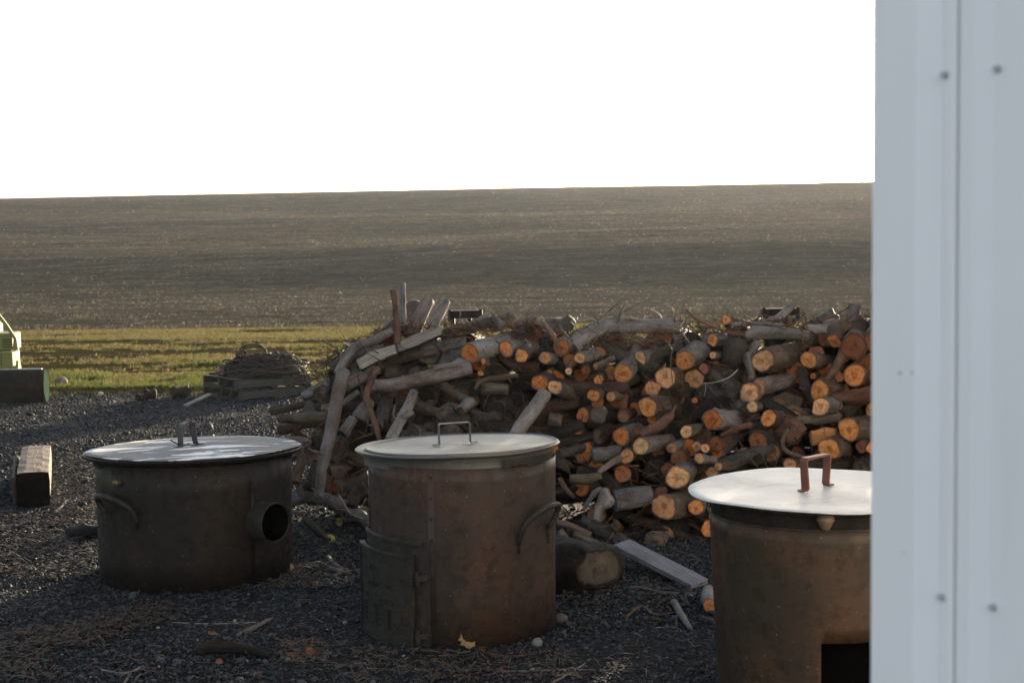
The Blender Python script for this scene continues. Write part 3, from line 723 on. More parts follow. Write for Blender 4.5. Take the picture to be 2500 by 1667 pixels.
bm = bmesh.new(); lathe_bm(bm, [(Rr - .03, HR - .08), (Rr - .014, HR - .05), (Rr - .006, HR - .01), (Rr + .012, HR + .004), (Rr + .03, HR + .010), (Rr - .02, HR + .012)], 96, wob=wobble(71, .003, .003)); bmesh_obj('kettle_rim', bm, IRON, rg, True)
def lidw(a, r, z):
    k = (r / .475) ** 3
    return (.010 * k * noise.noise(Vector((math.sin(a) * 2.2, math.cos(a) * 2.2, 3))), .012 * k * noise.noise(Vector((math.sin(a) * 1.5, math.cos(a) * 1.5, 8))))
lid3 = disc('lid', .474, HR + .030, LID_R, rg, (D(.5), D(-.2)), lidw, .0025, .004)
hb = bmesh.new()
strap_bm(hb, [(0, -.10, .006), (0, -.078, .006), (0, -.070, .012), (0, -.082, .112), (0, -.076, .120), (0, .068, .120), (0, .074, .112), (0, .062, .012), (0, .070, .006), (0, .095, .006)], (1, 0, 0), .030, .006)
h = bmesh_obj('lid_handle', hb, mat_simple('red_oxide_strap', (.12, .045, .032), .6, .1, .35), lid3, False); h.rotation_euler = (0, 0, D(-33)); h.location = (-.002, -.03, .004)
bm = bmesh.new(); bmesh.ops.create_uvsphere(bm, u_segments=16, v_segments=10, radius=.032); 
for v in bm.verts:
    v.co.z *= .8
    if v.co.z < -.004: v.co.z = -.004 + (v.co.z + .004) * 1.5; v.co.x *= .8; v.co.y *= .8
kb = bmesh_obj('knob', bm, mat_simple('worn_brown_knob', (.14, .10, .07), .5, .1), rg, True); kb.location = surf(Rr + .006, D(4), HR - .012)
a = D(31); bm = bmesh.new(); lathe_bm(bm, [(Rr * .945, .31), (Rr * .952 + .003, .312), (Rr + .003, HR - .06), (Rr - .002, HR - .059)], 3, a - .02, a + .02); bmesh_obj('seam_strip', bm, ST_RIGHT, rg, True)

# ------------------------------------------------------------------ squared timber (left)
TIM = mat_lumber('old_sawn_timber', (.13, .098, .076), (.29, .235, .19), 1, .6)
TIME = mat_simple('rotten_dark_end', (.010, .008, .006), .95, 0, .5, 20, .8, .05)
pf = G(86, 1237); ax_ = Vector((-.30, .954, 0)).normalized()
tb = empty('squared_timber', (pf.x - .01, pf.y, 0), math.atan2(-ax_.x, ax_.y)); tag(tb, 'old squared timber beam lying on gravel at the far left, end blackened', 'timber')
bm = bmesh.new(); bmesh.ops.create_grid(bm, x_segments=1, y_segments=1, size=.001); bm.clear()
nx, ny_, nz = 7, 30, 7; W_, L_, H_ = .215, 1.45, .235
vv = {}
for j in range(ny_):
    y = L_ * j / (ny_ - 1); ring = []
    per = [(-1, -1), (-.5, -1), (0, -1), (.5, -1), (1, -1), (1, -.5), (1, 0), (1, .5), (1, 1), (.5, 1), (0, 1), (-.5, 1), (-1, 1), (-1, .5), (-1, 0), (-1, -.5)]
    for (a_, b_) in per:
        cr = .94 if abs(a_) == 1 and abs(b_) == 1 else 1
        nn = noise.noise(Vector((a_ * 2, y * 6, b_ * 2))) * .006
        ring.append(bm.verts.new((a_ * W_ / 2 * cr + nn, y + .01 * noise.noise(Vector((a_ * 3, 0, b_ * 3))) * (1 if j in (0, ny_ - 1) else 0), H_ / 2 + b_ * H_ / 2 * cr + nn)))
    vv[j] = ring
for j in range(ny_ - 1):
    for k in range(16): bm.faces.new((vv[j][k], vv[j][(k+1) % 16], vv[j+1][(k+1) % 16], vv[j+1][k]))
bm.faces.new(vv[ny_ - 1]); bmesh.ops.recalc_face_normals(bm, faces=bm.faces)
endv = [v.co.copy() for v in vv[0]]
tbm = bmesh_obj('beam', bm, TIM, tb)
bm = bmesh.new(); cc = bm.verts.new((0, -.004, H_ / 2)); r1 = [bm.verts.new(Vector(v) + Vector((0, -.001, 0))) for v in endv]; r2 = [bm.verts.new(Vector((v.x * .6, v.y - .006 + U(-.006, .004), H_ / 2 + (v.z - H_ / 2) * .6))) for v in endv]
for k in range(16): bm.faces.new((r1[k], r1[(k+1) % 16], r2[(k+1) % 16], r2[k])); bm.faces.new((r2[k], r2[(k+1) % 16], cc))
bmesh.ops.recalc_face_normals(bm, faces=bm.faces); bmesh_obj('charred_end', bm, TIME, tb)
bm = bmesh.new()   # slab standing against its far side
add_box(bm, (-.135, .62, .10), (.022, 1.1, .19), Matrix.Rotation(.02, 3, 'Z'), .004)
pk = bmesh_obj('plank', bm, mat_lumber('brown_plank', (.05, .035, .025), (.09, .07, .05)), None); pk.matrix_world = tb.matrix_basis.copy(); tag(pk, 'narrow brown plank on edge against the left side of the squared timber', 'plank')

# ------------------------------------------------------------------ pallets with coiled cable
PAL = mat_lumber('grey_pallet_wood', (.045, .044, .040), (.12, .115, .105), 0, .5)
PAL2 = mat_lumber('grey_pallet_wood_y', (.035, .034, .030), (.09, .087, .08), 1, .5)
pc_ = Vector((-3.17, 16.30, 0)); ang = math.atan2(.62, .78)
def pallet(z, dx, dy, rot, label):
    e = empty('pallet', (pc_.x + dx, pc_.y + dy, z), ang + rot); tag(e, label, 'pallet', 'stacked wooden pallets')
    Wp, Dp = .98, .92
    def bx(nm, c, s, mt):
        bm = bmesh.new(); add_box(bm, (0, 0, 0), s, None, .004); o = bmesh_obj(nm, bm, mt, e); o.location = c; o.rotation_euler = (0, 0, U(-.012, .012)); return o
    for y in (.03, Dp / 2, Dp - .03): bx('stringer', (Wp / 2, y, .063), (Wp, .045, .086), PAL)
    for i in range(7): bx('deck_board', (.05 + i * (Wp - .1) / 6, Dp / 2, .117), (.098, Dp * U(.98, 1.02), .018), PAL2)
    for i in (0, 3, 6): bx('bottom_board', (.05 + i * (Wp - .1) / 6, Dp / 2, .010), (.098, Dp, .018), PAL2)
    return e
pallet(0.0, .03, .02, .02, 'lower weathered pallet lying on the gravel under the cable pile')
pallet(0.129, -.02, 0, -.05, 'upper weathered grey pallet carrying the pile of coiled cable')
CAB = mat_simple('old_cable', (.040, .029, .020), .8, .1, .45, 30)
u_ = Vector((math.cos(ang), math.sin(ang), 0)); v_ = Vector((-math.sin(ang), math.cos(ang), 0))
cc = pc_ + u_ * .50 + v_ * .46 + Vector((.04, 0, .262))
coil = empty('cable_coil', cc); tag(coil, 'tangled heap of old brown cable coiled on the pallets', 'cable')
rs2 = random.Random(5)
def loop(rx, ry, cx, cy, cz, tilt, az, rad, wig, turns=1.0, n=44):
    pts = []; mt = Matrix.Rotation(az, 3, 'Z') @ Matrix.Rotation(tilt, 3, 'X')
    ph = rs2.random() * 6
    for i in range(int(n * turns) + 1):
        a = 2 * math.pi * i / n + ph; k = 1 + wig * noise.noise(Vector((math.cos(a) * 1.5 + cx * 9, math.sin(a) * 1.5, ph)))
        p = mt @ Vector((rx * k * math.cos(a), ry * k * math.sin(a), wig * .12 * noise.noise(Vector((math.cos(a) * 2, math.sin(a) * 2, ph + 5)))))
        p += Vector((cx, cy, cz)); p.z = max(p.z, .012); pts.append(p)
    bm = bmesh.new(); tube_bm(bm, pts, rad, 6, turns != int(turns)); bmesh_obj('cable_loop', bm, CAB, coil, True)
for i in range(44):
    k = i / 43
    loop(.50 - .28 * k + rs2.uniform(-.07, .07), .42 - .24 * k + rs2.uniform(-.05, .05), rs2.uniform(-.05, .09), rs2.uniform(-.04, .04), .015 + .19 * k, rs2.uniform(-.2, .2), rs2.random() * 3, rs2.choice((.010, .013, .007)), .6)
loop(.155, .10, -.06, -.1, .265, 1.15, .1, .013, .1); loop(.15, .09, -.05, -.08, .255, 1.0, .25, .011, .15); loop(.10, .04, -.19, -.12, .25, 1.4, 1.2, .014, .1)
loop(.16, .13, .33, -.05, .12, .9, .5, .012, .2); loop(.12, .10, .36, -.08, .10, 1.0, .3, .010, .2); loop(.2, .1, .2, -.1, .19, .5, .2, .010, .3)
loop(.12, .11, -.1, -.34, .05, 1.1, -.4, .012, .3, .7); loop(.1, .15, -.25, -.36, .02, 1.2, .4, .010, .3, .6)
for (x0_, y0_, x1_, y1_) in ((-.05, -.3, -.24, -.66), (-.12, -.3, -.38, -.6)):
    bm = bmesh.new(); tube_bm(bm, [(x0_, y0_, .16), ((x0_*2+x1_)/3, y0_ - .1, .08), (x1_ + .03, y1_ + .1, -.1), (x1_, y1_, -.22)], .012, 6); bmesh_obj('loose_end', bm, CAB, coil, True)
# lath leaning by the pallet, drums and blocks beside it
def stick_box(px0, py0, z0, px1, py1, z1, w_, t_, mat, name, label, cat, group=None):
    a = G(px0, py0, z0); b = G(px1, py1, z1); d = b - a; L = d.length
    bm = bmesh.new(); add_box(bm, (0, 0, 0), (w_, L, t_), None, min(w_, t_) * .15); o = bmesh_obj(name, bm, mat); o.location = (a + b) / 2
    o.rotation_euler = d.to_track_quat('Y', 'Z').to_euler(); tag(o, label, cat, group); return o
stick_box(452, 990, .012, 512, 962, .10, .06, .02, mat_lumber('pale_lath', (.22, .20, .17), (.36, .33, .28)), 'lath', 'pale broken lath propped against the left corner of the pallets', 'lath')
RST = mat_simple('rust', (.035, .015, .008), .85, 0, .5, 18, .6)
def lump(name, px, py, rx, ry, rz, rz_, mat, label, cat, seed=0, sub=3, amp=.25, ay=0.0):
    bm = bmesh.new(); bmesh.ops.create_icosphere(bm, subdivisions=sub, radius=1)
    for v in bm.verts:
        k = 1 + amp * noise.noise(v.co * 1.4 + Vector((seed, 0, 0))) + amp * .4 * noise.noise(v.co * 4 + Vector((seed, 4, 0)))
        v.co = Vector((v.co.x * rx * k, v.co.y * ry * k, v.co.z * rz * k))
    o = bmesh_obj(name, bm, mat, None, True); g = G(px, py); o.location = (g.x, g.y + ry, rz * .85); o.rotation_euler = (0, ay, rz_); tag(o, label, cat); return o
def drum(name, px, py, r, L, az, mat, matc, label, cat):
    """short cylinder lying on the ground with a recessed hub"""
    e = empty(name, G(px, py), az); bm = bmesh.new(); n = 20
    prof_ = [(r * .35, -L / 2 + .02), (r * .8, -L / 2 + .02), (r * .85, -L / 2), (r, -L / 2 + .01), (r, -L * .25), (r * .82, -L * .2), (r * .82, L * .2), (r, L * .25), (r, L / 2 - .01), (r * .85, L / 2), (r * .8, L / 2 - .02), (r * .35, L / 2 - .02)]
    rings = [[bm.verts.new((x, r * 1.0 * math.cos(6.2832 * k / n) * q / r, r + math.sin(6.2832 * k / n) * q)) for k in range(n)] for q, x in prof_]
    for i in range(len(rings) - 1):
        for k in range(n): bm.faces.new((rings[i][k], rings[i][(k+1) % n], rings[i+1][(k+1) % n], rings[i+1][k]))
    bm.faces.new(rings[0][::-1]); bm.faces.new(rings[-1]); bmesh.ops.recalc_face_normals(bm, faces=bm.faces)
    bmesh_obj('roller', bm, mat, e, True)
    bm = bmesh.new(); tube_bm(bm, [(-L * .62, 0, r), (L * .62, 0, r)], r * .22, 10); bmesh_obj('axle', bm, matc, e, True); tag(e, label, cat); return e
drum('rusty_roller', 367, 977, .068, .13, .5, RST, IRON, 'rusty brown roller lying on gravel between the dozer blade and pallets', 'roller')
drum('rusty_roller', 343, 981, .045, .08, 1.0, RST, IRON, 'small dark roller touching the bigger rusty roller on its left', 'roller')
drum('rusty_roller', 441, 972, .075, .20, .3, mat_simple('dark_rubber', (.03, .026, .02), .8, 0, .4), RST, 'dark roller with rusty core beside the left corner of the pallets', 'roller')
lump('stone', 145, 945, .09, .08, .07, .3, mat_simple('pinkish_stone', (.22, .17, .15), .85, 0, .4), 'pinkish brown stone in the grass right of the dozer blade', 'stone', 3)
lump('stone', 243, 967, .035, .03, .03, 0, mat_simple('pale_stone', (.45, .38, .34), .8), 'small pale stone on gravel between blade and rusty rollers', 'stone', 9, 2)

# ------------------------------------------------------------------ green tractor with blade (mostly outside the frame)
GRN = mat_simple('faded_green_paint', (.21, .20, .055), .7, 0, .15, 6, .1); GRN2 = mat_simple('dark_green_paint', (.012, .045, .028), .95, 0, .2, 12, .2, .03)
BLD = mat_steel('worn_blade_steel', (.018, .018, .014), (.045, .024, .015), .5, .6, .2, True, False); GLS = mat_simple('dark_glass', (.05, .075, .06), .08, 0, .1); TRK = mat_simple('track_rubber', (.02, .02, .02), .85, 0, .3)
tx = (118 - 1250) / F * 16.4
tr = empty('tractor', (tx - 1.23, 17.6, 0), D(2)); tag(tr, 'yellow green tractor with dark front blade at the left edge', 'tractor')
bm = bmesh.new(); prof_b = [(-1.215, .385), (-1.228, .33), (-1.235, .22), (-1.23, .11), (-1.215, .02), (-1.21, .0)]
bw = 1.1
ringL = [bm.verts.new((-bw - .9, y, z)) for y, z in prof_b]; ringR = [bm.verts.new((bw, y, z)) for y, z in prof_b]
for i in range(len(prof_b) - 1): bm.faces.new((ringL[i], ringR[i], ringR[i+1], ringL[i+1]))
bl = bmesh_obj('blade', bm, BLD, tr, True); md = bl.modifiers.new('s', 'SOLIDIFY'); md.thickness = .018
bm = bmesh.new(); sp = [(-1.17, .385), (-1.05, .30), (-1.05, .04), (-1.16, -.005), (-1.2, .02), (-1.255, .12), (-1.262, .22), (-1.245, .33), (-1.20, .387)]
f0 = bm.faces.new([bm.verts.new((bw, y, z)) for y, z in sp]); r_ = bmesh.ops.extrude_face_region(bm, geom=[f0])
for v in [g for g in r_['geom'] if isinstance(g, bmesh.types.BMVert)]: v.co.x += .016
bmesh.ops.recalc_face_normals(bm, faces=bm.faces)
bmesh_obj('blade_end_plate', bm, GRN2, bl)
bm = bmesh.new(); add_box(bm, (bw / 2 - 1, -1.185, .392), (bw + 2 - .04, .04, .014), None, .003); bmesh_obj('blade_lip', bm, mat_simple('worn_bright_edge', (.35, .37, .34), .4, .3), bl)
xe = (24 - 1250) / F * 17.1 - tr.location.x      # right flank of the hull in local x
def tp(name, c, s, mat, par=tr, bev=.006, rot=None):
    bm = bmesh.new(); add_box(bm, c, s, rot, bev); return bmesh_obj(name, bm, mat, par)
tp('bumper', (xe - .62, -.42, .355), (1.35, .20, .045), GRN); tp('step_bracket', (xe + .045, -.45, .40), (.03, .12, .09), GRN, tr, .006)
tp('nose', (xe - .62, -.28, .46), (1.22, .42, .18), GRN, tr, .012); tp('nose_joint', (xe - .14, -.493, .46), (.006, .006, .16), GRN2, tr, .001)
for k_ in range(4): tp('grille_slot', (xe - .10, -.306, .60 + .03 * k_), (.12, .008, .010), GRN2, tr, .001)
for k_ in range(3): tp('bolt', (xe - .03 - .10 * k_, -.525, .357), (.018, .014, .018), GRN2, tr, .002)
tp('hood', (xe - .66, -.05, .66), (1.22, .50, .21), GRN, tr, .015)
tp('hood_rear', (xe - 1.15, .85, .70), (1.18, 1.4, .30), GRN, tr, .04)
bm = bmesh.new(); strap_bm(bm, [(xe - .02, -.32, .565), (xe - .005, -.32, .57), (xe - .005, -.32, .70), (xe - .10, -.32, .86), (xe - .45, -.28, 1.35), (xe - 1.1, -.28, 1.42)], (0, 1, 0), .05, .035); bmesh_obj('guard_frame', bm, GRN, tr)
tp('cab', (xe - 1.45, 1.1, 1.15), (.95, 1.2, .75), GLS, tr, .05); tp('cab_roof', (xe - 1.5, 1.1, 1.55), (1.1, 1.35, .08), GRN, tr, .03)
for sx in (-1.35, 0.0):
    bm = bmesh.new(); pts_ = [(.0, -.05, .02), (0, 1.75, .02), (0, 2.0, .2), (0, 1.8, .42), (0, .1, .42), (0, -.25, .22), (0, -.05, .02)]
    strap_bm(bm, pts_, (1, 0, 0), .26, .05); o = bmesh_obj('track', bm, TRK, tr); o.location = (xe + sx - .62, 0.15, 0)
    for y in (.1, .6, 1.1, 1.6):
        bm = bmesh.new(); tube_bm(bm, [(-.09, y, .2), (.09, y, .2)], .15, 18); bmesh_obj('track_wheel', bm, GRN2, o)
_piv = Vector((xe, -.5, 0)); _rot = Matrix.Rotation(D(5), 3, 'Z')
for o in list(tr.children):
    if o.name.startswith('blade'): continue
    o.location = _piv + _rot @ (o.location - _piv); o.rotation_euler = (0, 0, D(5))
for sx in (-1.1, -.35): tp('blade_arm', (xe + sx, -.6, .22), (.08, 1.2, .08), GRN2)

# ------------------------------------------------------------------ steel rack frames behind the pile
RK = mat_steel('dark_red_rack_steel', (.018, .011, .010), (.045, .02, .014), .4, .6, .2, False, False)
def rack(px0, px1, py0, py1, Y, label, red=False):
    a = P(px0, py0, Y); b = P(px1, py0, Y); zb = P(px0, py1, Y).z; cx = (a.x + b.x) / 2; wd = b.x - a.x; hh = a.z
    e = empty('rack_frame', (cx, Y, 0)); tag(e, label, 'rack frame', 'steel rack frames standing behind the wood pile')
    bm = bmesh.new(); add_box(bm, (0, 0, (a.z + zb) / 2), (wd, .07, a.z - zb), None, .006); bmesh_obj('top_bar', bm, RK, e)
    for sx in (-1, 1):
        bm = bmesh.new(); add_box(bm, (sx * (wd / 2 - .035) - (.06 if sx > 0 else 0), 0, zb / 2 - .002), (.028, .05, zb), None, .004); bmesh_obj('leg', bm, RK, e)
        bm = bmesh.new(); add_box(bm, (sx * (wd / 2 - .014), -.04, a.z - .035), (.024, .02, .09), None, .004); bmesh_obj('end_cleat', bm, RK, e)
        bm = bmesh.new(); add_box(bm, (sx * (wd / 2 - .035), .02, .012), (.12, .3, .024), None, .004); bmesh_obj('foot', bm, RK, e)
rack(1094, 1178, 758, 777, 10.4, 'dark rusty steel frame rising behind the left half of the wood pile')
rack(1858, 1950, 753, 771, 10.4, 'dark rusty steel frame rising behind the pile near the white building')
# ------------------------------------------------------------------ wood pile
PILE_GROUP = 'cut logs and branches heaped in the wood pile'
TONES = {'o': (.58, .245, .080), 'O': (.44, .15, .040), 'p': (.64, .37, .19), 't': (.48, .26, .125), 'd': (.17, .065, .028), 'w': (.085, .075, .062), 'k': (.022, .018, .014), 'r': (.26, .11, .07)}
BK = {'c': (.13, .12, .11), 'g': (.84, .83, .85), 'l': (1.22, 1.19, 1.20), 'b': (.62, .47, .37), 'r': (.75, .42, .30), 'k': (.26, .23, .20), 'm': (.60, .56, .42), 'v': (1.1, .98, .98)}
def resample(pts, rad, step):
    # Catmull-Rom through the points
    n = len(pts)
    if n == 2:
        L = (pts[1] - pts[0]).length; k = max(2, int(L / step)); o = []; r = []
        for i in range(k + 1): t = i / k; o.append(pts[0].lerp(pts[1], t)); r.append(rad[0] + (rad[1] - rad[0]) * t)
        return o, r
    o = []; r = []
    for i in range(n - 1):
        p0 = pts[max(i - 1, 0)]; p1 = pts[i]; p2 = pts[i + 1]; p3 = pts[min(i + 2, n - 1)]
        k = max(2, int((p2 - p1).length / step))
        for j in range(k):
            t = j / k
            o.append(.5 * ((2 * p1) + (p2 - p0) * t + (2 * p0 - 5 * p1 + 4 * p2 - p3) * t * t + (3 * p1 - p0 - 3 * p2 + p3) * t ** 3))
            r.append(rad[i] + (rad[i+1] - rad[i]) * t)
    o.append(pts[-1]); r.append(rad[-1]); return o, r
LOGN = [0]; DIMF = [.34]; DIM = 'dim weathered log wedged in the shadowed gaps inside the wood pile'  # bark factor of the filler logs paints in the shade of the gaps
def make_log(pts, rad, tone='o', bark='g', label=None, name='log', group=PILE_GROUP, cat='log', ends=(True, False), seg=16, rough=1.0, bow=0.0, tilt=0.0, split=None, stubs=0, splinter=False, splitcol=(.55, .50, .42), flat=1.0):
    LOGN[0] += 1; seed = LOGN[0] * 3.17
    pts = [Vector(p) for p in pts]
    if len(pts) == 2 and bow:
        mid_ = (pts[0] + pts[1]) / 2; L = (pts[1] - pts[0]).length
        mid_ += Vector((U(-1, 1), U(-.4, .4), U(-1, 1))) * bow * L; pts = [pts[0], mid_, pts[1]]; rad = [rad[0], (rad[0] + rad[1]) / 2, rad[1]]
    org = pts[0].copy(); rm = sum(rad) / len(rad)
    P_, R_ = resample(pts, rad, max(.025, rm * .55)); n = len(P_)
    t0 = (P_[1] - P_[0]).normalized(); a = t0.orthogonal().normalized()
    ph = U(0, 6.28); V = []; LC = []; s = 0
    knots = [(U(.08, .92) * n, U(0, 6.28), U(.18, .45) * rough) for _ in range(random.choice((0, 1, 2, 3, 4)))]
    e1, e2 = U(.82, 1.0), U(0, 3.14)
    tvec = Vector((U(-1, 1), U(-1, 1), U(-1, 1))) * tilt
    rings = []; axes = []
    for i in range(n):
        t = (P_[min(i + 1, n - 1)] - P_[max(i - 1, 0)]).normalized()
        a = (a - t * a.dot(t)).normalized(); b = t.cross(a)
        if i: s += (P_[i] - P_[i-1]).length
        ring = []
        for k in range(seg):
            th = 2 * math.pi * k / seg + ph
            dirv = a * math.cos(th) + b * math.sin(th)
            r = R_[i] * (1 - (1 - e1) * math.cos(th - e2) ** 2) * (flat if flat == 1 else (1 - (1 - flat) * abs(math.sin(th - ph)) ** 1.0))
            r *= 1 + rough * (.20 * noise.noise(Vector((math.cos(th) * 1.3, math.sin(th) * 1.3, s * 5 + seed))) + .10 * noise.noise(Vector((math.cos(th) * 3.2, math.sin(th) * 3.2, s * 24 + seed))))
            for (ki, ka, kh) in knots:
                dd = ((i - ki) * max(.025, rm * .55) / max(rm, .01)) ** 2 + (((th - ka + math.pi) % (2 * math.pi)) - math.pi) ** 2 * .8
                if dd < 2.5: r += R_[i] * kh * math.exp(-dd * 2.2)
            p = P_[i] - org + dirv * r
            if i == 0: p += t * (dirv * r).dot(tvec)
            if i == n - 1 and splinter: p += t * U(-.2, 1.5) * rm
            if i == 0 and splinter == 2: p -= t * U(-.2, 1.8) * rm
            if split is not None:
                sv = Vector(split).normalized(); off = (p - (P_[i] - org)).dot(sv)
                if off > 0.05 * R_[i]: p -= sv * (off - .05 * R_[i] * (1 + .8 * noise.noise(Vector((k, s * 9, seed)))))
            ring.append(len(V)); V.append(p); LC.append((math.cos(th) * R_[i] + seed, math.sin(th) * R_[i], s))
        rings.append(ring)
    Fc = []
    for i in range(n - 1):
        for k in range(seg): Fc.append((rings[i][k], rings[i][(k+1) % seg], rings[i+1][(k+1) % seg], rings[i+1][k]))
    mat_idx = [0] * len(Fc)
    def inner(ring, k_):   # thin band of bark around the cut face
        c = sum((V[x] for x in ring), Vector()) / seg; out = []
        for x in ring: out.append(len(V)); V.append(c + (V[x] - c) * k_); LC.append(LC[x])
        return c, out
    caps = []
    for which, idx, sgn in ((0, 0, -1), (1, n - 1, 1)):
        c, inn = inner(rings[idx], .945)
        for k in range(seg):
            q = (rings[idx][k], rings[idx][(k+1) % seg], inn[(k+1) % seg], inn[k]); Fc.append(q if sgn > 0 else q[::-1]); mat_idx.append(0)
        if ends[which]: caps.append((c, [V[x].copy() for x in inn], sgn))
        else:
            ci = len(V); V.append(c + (P_[idx] - P_[idx - sgn]).normalized() * rm * .05 * (1 if sgn > 0 else -1) * 0); LC.append((seed, 0, s))
            for k in range(seg):
                q = (inn[k], inn[(k+1) % seg], ci); Fc.append(q if sgn > 0 else q[::-1]); mat_idx.append(0)
    if split is not None:
        sv = Vector(split).normalized()
        for fi in range((n - 1) * seg):
            f = Fc[fi]; nn = (V[f[2]] - V[f[0]]).cross(V[f[1]] - V[f[3]])
            if nn.length > 0 and abs(nn.normalized().dot(sv)) > .93:
                cc_ = sum((V[x] for x in f), Vector()) / 4; i_ = fi // seg
                if (cc_ - (P_[i_] - org)).dot(sv) > -.02: mat_idx[fi] = 1
    me = bpy.data.meshes.new(name); me.from_pydata([tuple(v) for v in V], [], Fc)
    me.materials.append(BARK); me.materials.append(SPLIT)
    me.polygons.foreach_set('material_index', mat_idx); me.polygons.foreach_set('use_smooth', [True] * len(Fc))
    at = me.attributes.new('lc', 'FLOAT_VECTOR', 'POINT'); at.data.foreach_set('vector', np.array(LC, dtype=np.float32).ravel())
    me.update()
    o = bpy.data.objects.new(name, me); COL.objects.link(o); o.location = org
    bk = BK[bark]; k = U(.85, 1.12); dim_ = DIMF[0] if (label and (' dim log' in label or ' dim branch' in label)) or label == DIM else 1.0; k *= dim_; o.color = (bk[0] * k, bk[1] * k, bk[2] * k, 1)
    if split is not None: o.color = (*splitcol, 1)
    for c, ring, sgn in caps:
        t = (P_[1] - P_[0]).normalized() if sgn < 0 else (P_[-1] - P_[-2]).normalized()
        t = t * sgn; vs = [Vector((0, 0, 0))]; uv = [(0, 0)]; nr = 5; fcs = []
        ang = U(0, 6.28)
        rmax = max((x - c).length for x in ring)
        for j in range(1, nr + 1):
            for k in range(seg):
                q = (ring[k] - c) * (j / nr)
                bmpv = t * (.0015 + .003 * (1 - j / nr) + (.004 * noise.noise(Vector((k * .9, j * .7, seed))) if j < nr else 0))
                vs.append(q + bmpv)
                th = 2 * math.pi * k / seg + ang; uv.append((math.cos(th) * j / nr, math.sin(th) * j / nr))
        for k in range(seg):
            f = (0, 1 + k, 1 + (k+1) % seg); fcs.append(f if sgn > 0 else f[::-1])
        for j in range(1, nr):
            for k in range(seg):
                f = (1 + (j-1)*seg + k, 1 + j*seg + k, 1 + j*seg + (k+1) % seg, 1 + (j-1)*seg + (k+1) % seg); fcs.append(f if sgn > 0 else f[::-1])
        m2 = bpy.data.meshes.new('cut_end'); m2.from_pydata([tuple(v) for v in vs], [], fcs); m2.materials.append(CUT)
        ul = m2.uv_layers.new(name='UVMap'); 
        for lp in m2.loops: ul.data[lp.index].uv = uv[lp.vertex_index]
        m2.polygons.foreach_set('use_smooth', [True] * len(fcs)); m2.update()
        ce = bpy.data.objects.new('cut_end', m2); COL.objects.link(ce); ce.parent = o; ce.location = c
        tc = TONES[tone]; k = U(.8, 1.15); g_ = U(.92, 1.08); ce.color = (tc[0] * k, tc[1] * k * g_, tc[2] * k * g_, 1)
    for _ in range(stubs):
        i = random.randrange(1, n - 1); d = Vector((U(-1, 1), U(-1, .2), U(-.2, 1))).normalized(); p = P_[i] - org
        bm = bmesh.new(); L = U(.6, 2.2) * R_[i] + .02; tube_bm(bm, [p, p + d * (R_[i] + L * .5), p + (d + Vector((U(-.3, .3), 0, .2))) * (R_[i] + L)], [R_[i] * .32, R_[i] * .2, R_[i] * .13], 7)
        bmesh_obj('branch_stub', bm, BARKS, o, True)
    tag(o, label, cat, group)
    return o
BARKS = mat_simple('grey_twig_bark', (.10, .09, .08), .8, 0, .35, 30, .4)

RG = {'A': (1450, 700, .29787), 'B': (1050, 700, .21259), 'C': (650, 640, .21259), 'D': (650, 950, .21259), 'E': (1250, 950, .23404), 'X': (0, 0, 1.0), 'H': (1850, 720, .26786), 'I': (950, 680, .17007), 'J': (1100, 1100, .2551), 'K': (690, 950, .25514), 'L': (1300, 1250, .26596)}
def topx(rg, x, y): r = RG[rg]; return r[0] + x * r[2], r[1] + y * r[2]
def faceY(px, py):
    Y = 8.10 + .95 * max(-.2, min(1.2, (1330 - py) / 540))
    if px < 1100: Y += .25 * min(1.3, (1100 - px) / 300)
    return Y
MPP = lambda Y: Y / F
def clog(rg, fx, fy, R_, k, ex, ey, tone, bark, label, dY=0.0, taper=.9, bow=.03, group=PILE_GROUP, **kw):
    s_ = RG[rg][2]; px, py = topx(rg, fx, fy); qx, qy = topx(rg, ex, ey); Rp = R_ * s_ * (1.06 if rg != 'X' else 1)
    Y0 = faceY(px, py) - .06 + dY
    dp = math.hypot(qx - px, qy - py); k = min(k, .97)
    # the direction the log runs in, from the flattening of its sawn face
    proj = max(dp, 4) * MPP(Y0); dz = proj * k / math.sqrt(1 - k * k); dz = max(.30, min(.85, dz))
    L = math.hypot(proj, dz)
    if L < .5: f_ = .5 / L; dz *= f_; qx = px + (qx - px) * f_; qy = py + (qy - py) * f_
    a = P(px, py, Y0); b = P(qx, qy, Y0 + dz)
    r0 = Rp * MPP(Y0)
    return make_log([a, b], [r0, r0 * taper], tone, bark, label, bow=bow, tilt=U(0, .12), group=group, **kw)
def plog(rg, pts, radii, tone, bark, label, dY=0.0, dz=None, name='log', cat='log', group=PILE_GROUP, **kw):
    s_ = RG[rg][2]; Q = []; RR = []
    for i, (x, y) in enumerate(pts):
        px, py = topx(rg, x, y); Y = faceY(px, py) + dY + (dz[i] if dz else 0); Q.append(P(px, py, Y)); RR.append(radii[i] * s_ * MPP(Y))
    return make_log(Q, RR, tone, bark, label, name=name, cat=cat, group=group, **kw)

